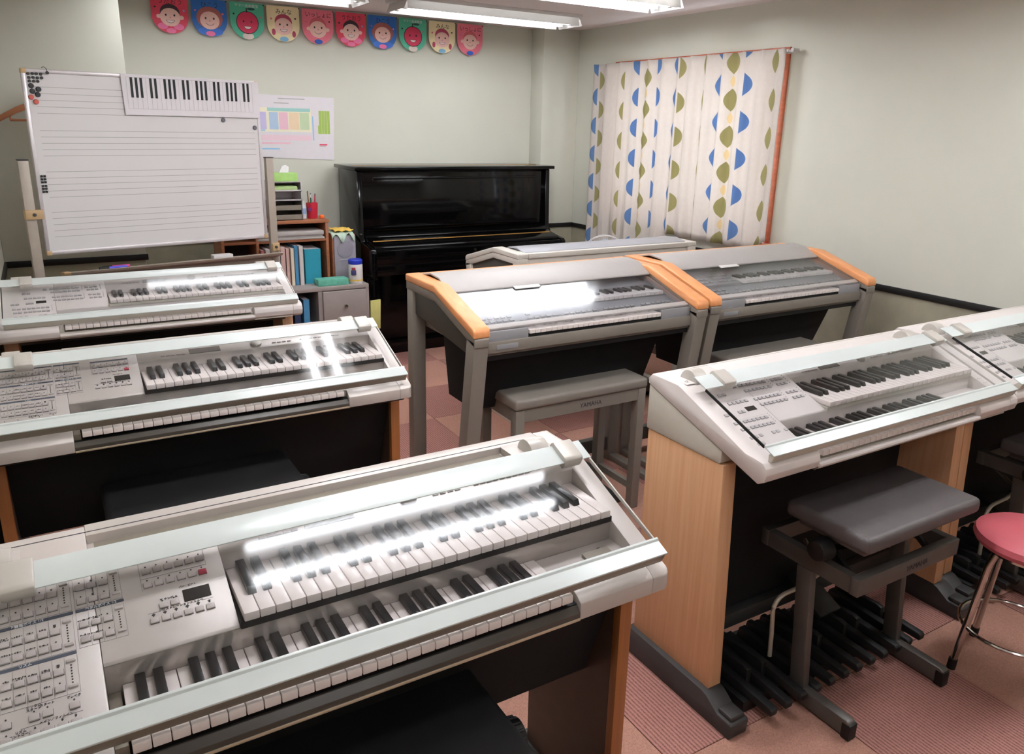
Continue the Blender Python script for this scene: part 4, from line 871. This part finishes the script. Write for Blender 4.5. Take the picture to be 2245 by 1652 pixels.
def pennant(i, design, cx, label):
    word, base = (('うたおう', 'p_red'), ('ひこう', 'p_blue'), ('ヤマハ音楽教室', 'p_green'), ('みんな', 'p_yellow'), ('いっしょに', 'p_rose'))[design]
    t = thing('pennant', label, 'pennant', (cx, 5.470, 2.090)); w, h = 0.105, 0.215
    out = [(-w, h), (w, h), (w, 0.10)]+[(w*math.cos(a), 0.10+0.10*math.sin(a)) for a in [-PI*k/16 for k in range(1, 16)]]+[(-w, 0.10)]
    obj('flag', B().py(list(reversed(out)), -0.0015, 0.0), MATS[base], t)
    def d(name, mat, *a, y=-0.0022, **k): obj(name, disc(*a, y, -0.0014, **k), MATS[mat], t)
    zc = 0.098
    if design == 2:
        d('collar', 'col_ivory', 0.0, 0.018, 0.035, 0.020)
        d('apple_outline', 'ink', 0.0, zc, 0.070, 0.068); d('apple', 'apple', 0.0, zc, 0.066, 0.064, y=-0.0028)
        obj('stem', B().py([(-0.004, 0.158), (0.003, 0.158), (0.000, 0.185), (-0.006, 0.184)], -0.003, -0.0014), MATS['ink'], t)
        d('leaf', 'leaf_d', 0.026, 0.180, 0.024, 0.008); dy = -0.0032
    else:
        hair = ('hair_dark', 'hair_brown', None, 'hair_red', 'hair_coral')[design]
        if design == 1: d('jacket', 'jacket', 0.0, 0.028, 0.075, 0.026, n=24)
        d('collar', ('col_pink', 'col_pink', '', 'col_sky', 'col_blue')[design], 0.0, 0.016, 0.028, 0.015, y=-0.0026)
        if design == 0: d('lapel', 'col_pink', -0.045, 0.040, 0.03, 0.018); d('lapel', 'col_pink', 0.045, 0.040, 0.03, 0.018)
        if design == 1: d('hair', hair, 0.0, zc+0.008, 0.078, 0.066)
        else: d('hair', hair, 0.0, zc+0.022, 0.056, 0.048)
        if design == 3: d('plait', hair, -0.066, 0.056, 0.012, 0.02); d('plait', hair, 0.066, 0.050, 0.012, 0.02)
        if design in (0, 4): d('ear', 'skin', -0.064, zc-0.004, 0.014, 0.012); d('ear', 'skin', 0.064, zc-0.004, 0.014, 0.012)
        d('face', 'skin', 0.0, zc-0.006, 0.058, 0.052, y=-0.0028); dy = -0.0032
    d('eye', 'ink', -0.024, zc+0.006, 0.0055, 0.0065, y=dy); d('eye', 'ink', 0.024, zc+0.006, 0.0055, 0.0065, y=dy); d('nose', 'hair_red', 0.0, zc-0.008, 0.003, 0.003, y=dy)
    if design in (0, 2, 3): 
        d('mouth', 'ink', 0.0, zc-0.022, 0.024, 0.017, y=dy, n=12, a0=PI, a1=2*PI); d('teeth', 'mouth', 0.0, zc-0.0235, 0.021, 0.0135, y=dy-0.0004, n=12, a0=PI, a1=2*PI)
    else:
        obj('mouth', B().tube([(0.028*math.sin(a), dy+0.0006, zc-0.010-0.024*math.cos(a)) for a in [-1.1+2.2*k/8 for k in range(9)]], 0.0012, 6), MATS['ink'], t)
    if design == 2: lettering(word, 0.021, MATS['print_white'], t, (0, -0.0016, 0.196), (PI/2, 0, 0))
    else: lettering(word, 0.036, MATS['ink'], t, (0.005, -0.0016, 0.180), (PI/2, 0, 0))
    d('note', 'ink' if design != 1 else 'ink_pink', 0.078 if design in (3, 4) else -0.082, 0.145, 0.006, 0.005)
    d('dot', 'ink_pink' if design != 0 else 'col_sky', -0.078 if design in (3, 4) else 0.080, 0.135, 0.006, 0.006)
    obj('pin', B().cyl((w, -0.004, h-0.006), (w, 0.0, h-0.006), 0.004, seg=8), MATS['ink'], t)
desc = ['red pennant with a dark-haired laughing child', 'blue pennant with a brown-haired smiling child', 'green pennant with a smiling apple', 'pale yellow pennant with a child in plaits', 'rose pennant with a coral-haired child']
for i in range(10):
    pennant(i, i % 5, 0.802+0.2287*i, desc[i % 5]+(' hanging nearer the whiteboard' if i < 5 else ' hanging above the piano'))
o = obj('hanging_cord', B().tube([(0.66, 5.480, 2.300), (1.8, 5.480, 2.300), (2.98, 5.480, 2.300)], 0.0016, 6), MATS['print_white'], None); tag(o, 'thin white cord holding the row of pennants', 'cord')

# ================================================================ low cabinet, bookcase and what stands on them
cb = thing('low_cabinet', 'low grey cabinet with an open bay and a drawer beside the piano', 'cabinet', (0.88, 4.74, 0)); CG = MATS['cabinet_grey']
c = B(); c.box(0, 0.87, 0.0, 0.42, 0.565, 0.590, 0.003); c.box(0, 0.022, 0.004, 0.42, 0, 0.565); c.box(0.848, 0.87, 0.004, 0.42, 0, 0.565); c.box(0.535, 0.560, 0.004, 0.42, 0, 0.565); c.box(0.022, 0.848, 0.40, 0.42, 0, 0.565); c.box(0.022, 0.848, 0.004, 0.40, 0.04, 0.06); c.box(0.022, 0.535, 0.004, 0.40, 0.31, 0.328)
obj('body', c, CG, cb)
for z0_, z1_ in ((0.322, 0.560), (0.066, 0.316)):
    dr = obj('drawer', B().box(0.5625, 0.846, -0.012, 0.30, z0_, z1_, 0.003), CG, cb)
    obj('knob', B().lathe([(0, 0), (0.010, 0), (0.007, 0.010), (0.013, 0.018), (0.011, 0.024), (0, 0.025)], seg=16, mtx=Matrix.Translation((0.704, -0.012, (z0_+z1_)/2+0.02)) @ Matrix.Rotation(PI/2, 4, 'X')), MATS['chrome'], dr)
BC = {'white': (216, 208, 204), 'pink': (206, 170, 162), 'grey': (178, 172, 168), 'blue': (74, 140, 184), 'teal': (40, 152, 176), 'navy': (40, 52, 84), 'green': (70, 160, 138), 'rose': (200, 120, 120), 'cream': (224, 210, 188)}
for k, v in BC.items(): M('book_'+k, v, 0.6, var=0.03)
def book(x, y, z, th, h, d, cover, label, group=None, lean=0.0):
    t = thing('book', label, 'book', (x, y, z), 0, group); t.rotation_euler = (0, lean, 0)
    cvr = B(); cvr.box(0, th, 0, 0.0015, 0, h); cvr.box(0, 0.0015, 0, d, 0, h); cvr.box(th-0.0015, th, 0, d, 0, h)
    obj('cover', cvr, MATS['book_'+cover], t); obj('pages', B().box(0.0017, th-0.0017, 0.002, d-0.003, 0.003, h-0.003), MATS['paper'], t)
for k, (cv, lb) in enumerate((('navy', 'navy file standing in the open bay of the low cabinet'), ('blue', 'blue file standing in the open bay of the low cabinet'), ('navy', 'second navy file in the open bay of the low cabinet'))):
    book(0.88+0.33+0.058*k, 4.775, 0.3285, 0.04, 0.185, 0.24, ('navy', 'navy', 'blue')[k], ('dark navy file at the back of the open bay of the low cabinet', 'dark navy file in the middle of the open bay of the low cabinet', 'bright blue file in the open bay of the low cabinet next to the drawer')[k])
bc = thing('desktop_bookcase', 'open reddish-brown bookcase standing on the low grey cabinet', 'bookcase', (0.885, 4.90, 0.590)); WSF = MATS['wood_shelf']
for x in (0.0, 0.205, 0.645): obj('upright', B().box(x, x+0.018, 0, 0.24, 0, 0.385, 0.001), WSF, bc)
obj('top_board', B().box(-0.006, 0.669, -0.004, 0.245, 0.385, 0.405, 0.002), WSF, bc)
obj('shelf_board', B().box(0.0185, 0.6445, 0.004, 0.24, 0.270, 0.285), WSF, bc)
obj('back_board', B().box(0.0, 0.663, 0.24, 0.246, 0.0, 0.385), M('shelf_dark', (60, 44, 36), 0.7), bc)
x = 1.112
for th, h, cv, lb in ((0.020, 0.232, 'rose', 'rose book at the edge of the bookcase row beside the upright'), (0.030, 0.238, 'grey', 'thick grey folder in the bookcase row'), (0.026, 0.245, 'white', 'tall white book in the bookcase row'), (0.024, 0.240, 'grey', 'slim grey book in the bookcase row between white and pink ones'), (0.030, 0.246, 'pink', 'thick dusty pink book in the bookcase row'), (0.022, 0.236, 'pink', 'slim dusty pink book in the bookcase row'), (0.022, 0.236, 'cream', 'cream book in the bookcase row beside the pink ones'), (0.024, 0.250, 'blue', 'blue book in the bookcase row'), (0.026, 0.248, 'white', 'white binder in the bookcase row between the blue book and the teal file')):
    book(x, 4.865 if cv in ('white', 'grey', 'cream') else 4.875, 0.5905, th, h, 0.20, cv, lb); x += th+0.004
o = book(x+0.010, 4.888, 0.5905, 0.105, 0.222, 0.20, 'teal', 'wide bright teal file box in the bookcase')
o = obj('paper_stack', B().box(0, 0.42, 0, 0.23, 0, 0.012, 0.002).box(0.004, 0.41, 0.004, 0.226, 0.0122, 0.026, 0.002).box(0.008, 0.415, -0.006, 0.22, 0.0262, 0.052, 0.003), MATS['book_grey'], None, (1.10, 4.898, 0.8755)); tag(o, 'stack of grey-white paper on the bookcase shelf', 'paper stack')
o = obj('plastic_case', B().box(0, 0.155, 0, 0.20, 0, 0.14, 0.004), M('case_mauve', (172, 166, 182), 0.4), None, (0.918, 4.905, 0.5905)); tag(o, 'mauve plastic file case in the narrow bookcase bay', 'case')
# letter tray tower with things in it
lt = thing('letter_tray', 'grey letter tray tower on the bookcase', 'letter tray', (1.205, 4.925, 0.9955))
for k in range(4):
    z = 0.0+0.058*k
    obj('tray', B().box(0, 0.19, 0, 0.21, z, z+0.004).box(0, 0.004, 0, 0.21, z, z+0.058).box(0.186, 0.19, 0, 0.21, z, z+0.058).box(0, 0.19, 0.206, 0.21, z, z+0.058).box(0, 0.19, 0, 0.004, z, z+(0.034 if k < 2 else 0.012)), MATS['silver_dark'] if k < 2 else MATS['alu'], lt)
obj('top_plate', B().box(0, 0.19, 0, 0.21, 0.232, 0.236), MATS['alu'], lt)
o = obj('envelope_stack', B().box(0.008, 0.18, 0.006, 0.19, 0, 0.014, 0.002), MATS['book_white'], None, (1.205, 4.925, 1.0580)); tag(o, 'white envelopes in the letter tray', 'envelopes')
o = obj('green_pouch', B().box(0.008, 0.17, 0.008, 0.19, 0, 0.030, 0.010, 3), M('pouch_green', (178, 206, 140), 0.6), None, (1.205, 4.925, 1.1740)); tag(o, 'pale green pouch in the upper letter tray', 'pouch')
tb = thing('tissue_box', 'light green tissue box on the letter tray tower', 'tissue box', (1.235, 4.95, 1.2320))
obj('box', B().box(0, 0.15, 0, 0.11, 0, 0.05, 0.003), M('tissue_green', (170, 212, 122), 0.6), tb)
obj('tissue', B().poly([(0.045, 0.05, 0.048), (0.105, 0.05, 0.048), (0.112, 0.062, 0.085), (0.088, 0.055, 0.098), (0.066, 0.06, 0.088)], (0, 0.012, 0.0), 0.003), MATS['paper'], tb)
cup = thing('pencil_cup', 'red pencil cup on the bookcase top', 'cup', (1.474, 4.985, 0.9955))
obj('cup', B().lathe([(0.030, 0), (0.032, 0.004), (0.037, 0.098), (0.034, 0.098), (0.030, 0.008), (0.0, 0.008)], seg=24), M('cup_red', (206, 44, 66), 0.4), cup)
obj('emblem', B().cyl((-0.020, -0.028, 0.06), (-0.022, -0.0345, 0.06), 0.012, seg=16), M('emblem_purple', (110, 44, 120), 0.5), cup)
for k, (dx, dy, h, colr, lb) in enumerate(((-0.015, 0.006, 0.155, (150, 104, 70), 'brown-handled brush standing in the red pencil cup'), (0.012, -0.010, 0.135, (226, 60, 96), 'red pen standing in the red pencil cup'), (0.002, 0.014, 0.128, (238, 150, 170), 'pale pink pencil standing in the red pencil cup'), (-0.008, -0.014, 0.118, (36, 110, 70), 'green marker standing in the red pencil cup'), (0.018, 0.010, 0.138, (226, 190, 120), 'yellow pencil standing in the red pencil cup'), (-0.004, 0.000, 0.142, (240, 236, 232), 'white pen standing in the red pencil cup'))):
    p = thing('pen', lb, 'pen', (1.474+dx, 4.985+dy, 1.0045))
    tip = Vector((dx*0.5, dy*0.5, h)); obj('barrel', B().cyl((0, 0, 0), tip, 0.0042, seg=10), M('pen_%d' % k, colr, 0.4), p); obj('tip', B().cyl(tip, tip*1.06, 0.0042, 0.001, 10), MATS['base_grey'], p)
gb = thing('glue_bottle', 'clear and blue glue bottle beside the red pencil cup', 'bottle', (1.416, 4.985, 0.9955))
obj('bottle', B().lathe([(0, 0), (0.018, 0), (0.019, 0.004), (0.019, 0.075), (0.012, 0.090), (0, 0.090)], seg=20), M('bottle_pale', (206, 212, 222), 0.25), gb); obj('label', B().lathe([(0.0, 0.030), (0.0195, 0.030), (0.0195, 0.066), (0.0, 0.066)], seg=20), M('label_blue', (150, 176, 220), 0.5), gb); obj('cap', B().lathe([(0, 0.090), (0.009, 0.090), (0.007, 0.112), (0, 0.113)], seg=16), MATS['plastic_white'], gb)
o = obj('pencil_sharpener', B().box(-0.014, 0.014, -0.012, 0.012, 0, 0.022, 0.005, 3).cyl((0, -0.012, 0.011), (0, -0.0125, 0.011), 0.005, seg=10), M('sharp_orange', (240, 112, 40), 0.4), None, (1.529, 4.965, 0.9955)); tag(o, 'small orange pencil sharpener on the bookcase top', 'sharpener')
# loudspeaker with cloths
sp = thing('loudspeaker', 'small grey loudspeaker with brown side standing on the low cabinet', 'speaker', (1.575, 4.91, 0.590))
obj('cabinet', B().box(0, 0.158, 0.012, 0.20, 0, 0.300, 0.003), WSF, sp); obj('grille', B().box(0.010, 0.156, 0, 0.013, 0.006, 0.295, 0.006), M('speaker_grey', (158, 154, 164), 0.6, bump=0.2, bscale=900), sp)
obj('cone', B().lathe([(0.0, 0), (0.052, 0), (0.056, 0.004), (0.048, 0.006), (0.0, 0.003)], seg=28, mtx=Matrix.Translation((0.083, 0.0005, 0.205)) @ Matrix.Rotation(PI/2, 4, 'X')), M('cone_grey', (146, 142, 152), 0.6), sp); obj('badge_line', B().box(0.045, 0.12, -0.0035, 0.001, 0.135, 0.138), MATS['alu'], sp)
def cloth(name, label, x0, x1, y0, y1, z, mat, seed, drop=0.05):
    rnd = random.Random(seed); bm = bmesh.new(); n = 12; vs = {}
    for i in range(n+1):
        for j in range(n+1):
            x = x0+(x1-x0)*i/n; y = y0+(y1-y0)*j/n
            zz = z+0.006+0.005*math.sin(i*1.3+seed)*math.cos(j*0.9)+rnd.random()*0.002
            if j == 0: zz -= drop*(0.5+0.5*math.sin(i*0.9+seed)); 
            if j == 1: zz -= drop*0.15
            vs[i, j] = bm.verts.new((x, y, zz))
    for i in range(n):
        for j in range(n): bm.faces.new((vs[i, j], vs[i+1, j], vs[i+1, j+1], vs[i, j+1])).smooth = True
    me = bpy.data.meshes.new(name); bm.to_mesh(me); bm.free(); me.materials.append(mat); o = bpy.data.objects.new(name, me); COL.objects.link(o)
    m_ = o.modifiers.new('thickness', 'SOLIDIFY'); m_.thickness = 0.004; m_.offset = 1
    return tag(o, label, 'cloth')
cloth('folded_cloth', 'mint green cloth draped over the loudspeaker', 1.570, 1.720, 4.898, 5.09, 0.890, M('cloth_mint', (184, 204, 186), 0.9), 3, 0.055)
cloth('folded_cloth', 'yellow cloth lying on top of the mint cloth', 1.60, 1.725, 4.93, 5.08, 0.906, M('cloth_yellow', (236, 196, 92), 0.9), 5, 0.004)
can = thing('wipes_canister', 'white wipes canister with blue lid on the low cabinet', 'canister', (1.684, 4.80, 0.590))
obj('tub', B().lathe([(0, 0), (0.044, 0), (0.046, 0.004), (0.046, 0.120), (0.042, 0.126), (0, 0.126)], seg=32), MATS['plastic_white'], can); obj('lid', B().lathe([(0, 0.1262), (0.044, 0.1262), (0.045, 0.130), (0.045, 0.150), (0.040, 0.156), (0, 0.157)], seg=32), M('lid_blue', (40, 60, 190), 0.4), can)
obj('label_band', B().lathe([(0, 0.018), (0.0464, 0.018), (0.0464, 0.028), (0, 0.028)], seg=32), M('band_yellow', (232, 196, 92), 0.5), can); obj('label_print', B().box(-0.040, -0.012, -0.0475, -0.030, 0.060, 0.090, 0.001), M('label_navy', (60, 60, 110), 0.5), can); obj('label_print', B().box(-0.036, -0.016, -0.0475, -0.030, 0.094, 0.108, 0.001), MATS['red_btn'], can)
o = obj('green_box', B().box(0, 0.20, 0, 0.09, 0, 0.042, 0.004).box(0.006, 0.194, -0.001, 0.0, 0.010, 0.030), M('box_green', (104, 184, 160), 0.5, var=0.15, scale=30), None, (1.425, 4.765, 0.590)); tag(o, 'flat green packet lying at the front of the low cabinet', 'packet')
o = obj('booklet', B().box(0, 0.075, 0, 0.012, 0, 0.20, 0.001).box(0.008, 0.05, -0.0008, 0, 0.08, 0.13), M('booklet_yellow', (212, 208, 130), 0.6, var=0.1, scale=14), None, (1.765, 4.765, 0.27), (0.05, 0, 0.2)); tag(o, 'yellow-green booklet tucked between the low cabinet and the piano', 'booklet')

# ================================================================ electric fan
fa = thing('electric_fan', 'white electric fan behind the pale organ, only its round guard showing', 'fan', (3.40, 4.42, 0), -0.55); PW_ = MATS['plastic_white']
obj('base', B().lathe([(0, 0), (0.15, 0), (0.155, 0.012), (0.12, 0.03), (0.03, 0.045), (0, 0.045)], seg=36), PW_, fa); obj('pole', B().cyl((0, 0, 0.04), (0, 0, 0.64), 0.013, seg=16), PW_, fa)
RY = Matrix.Translation((0, -0.06, 0.705)) @ Matrix.Rotation(PI/2, 4, 'X')
obj('motor', B().lathe([(0, -0.12), (0.035, -0.12), (0.05, -0.10), (0.05, -0.02), (0.04, 0.0), (0, 0.0)], seg=24, mtx=RY), PW_, fa)
g = B(); RR = 0.165
for rr, yy in ((RR, -0.06), (RR*0.99, -0.085), (0.05, -0.11), (RR*0.99, -0.035), (0.05, -0.012)): g.tube([(rr*math.cos(2*PI*k/40), yy, 0.705+rr*math.sin(2*PI*k/40)) for k in range(40)], 0.0045 if rr == RR else 0.0025, 6, True)
for k in range(60):
    a = 2*PI*k/60; c_, s_ = math.cos(a), math.sin(a)
    g.tube([(0.05*c_, -0.11, 0.705+0.05*s_), (0.12*c_, -0.107, 0.705+0.12*s_), (RR*c_, -0.075, 0.705+RR*s_)], 0.0011, 4)
obj('guard', g, PW_, fa)
bl = B()
for k in range(4):
    mt = Matrix.Translation((0, -0.062, 0.705)) @ Matrix.Rotation(k*PI/2, 4, 'Y') @ Matrix.Rotation(0.35, 4, 'Z')
    bl.poly([(0.02, 0, -0.02), (0.13, 0, -0.055), (0.145, 0, 0.0), (0.12, 0, 0.05), (0.02, 0, 0.02)], (0, 0.0025, 0), 0, 2, mt)
obj('blades', bl, M('fan_blue', (196, 206, 216), 0.3), fa)

# paper bag on the floor behind the benches
pb = thing('paper_bag', 'crumpled pinkish paper bag on the floor under the window-wall organ', 'bag', (2.432, 2.60, 0))
obj('bag', B().pz([(0, 0), (0.12, 0.02), (0.125, 0.14), (0.01, 0.13)], 0.0, 0.22, 0.006), M('bag_pink', (214, 180, 170), 0.8, var=0.08, scale=6, bump=0.5, bscale=20), pb)
obj('handle', B().tube([(0.03, 0.02, 0.218), (0.04, 0.02, 0.27), (0.08, 0.02, 0.28), (0.10, 0.03, 0.218)], 0.003, 6), MATS['print_dark'], pb)
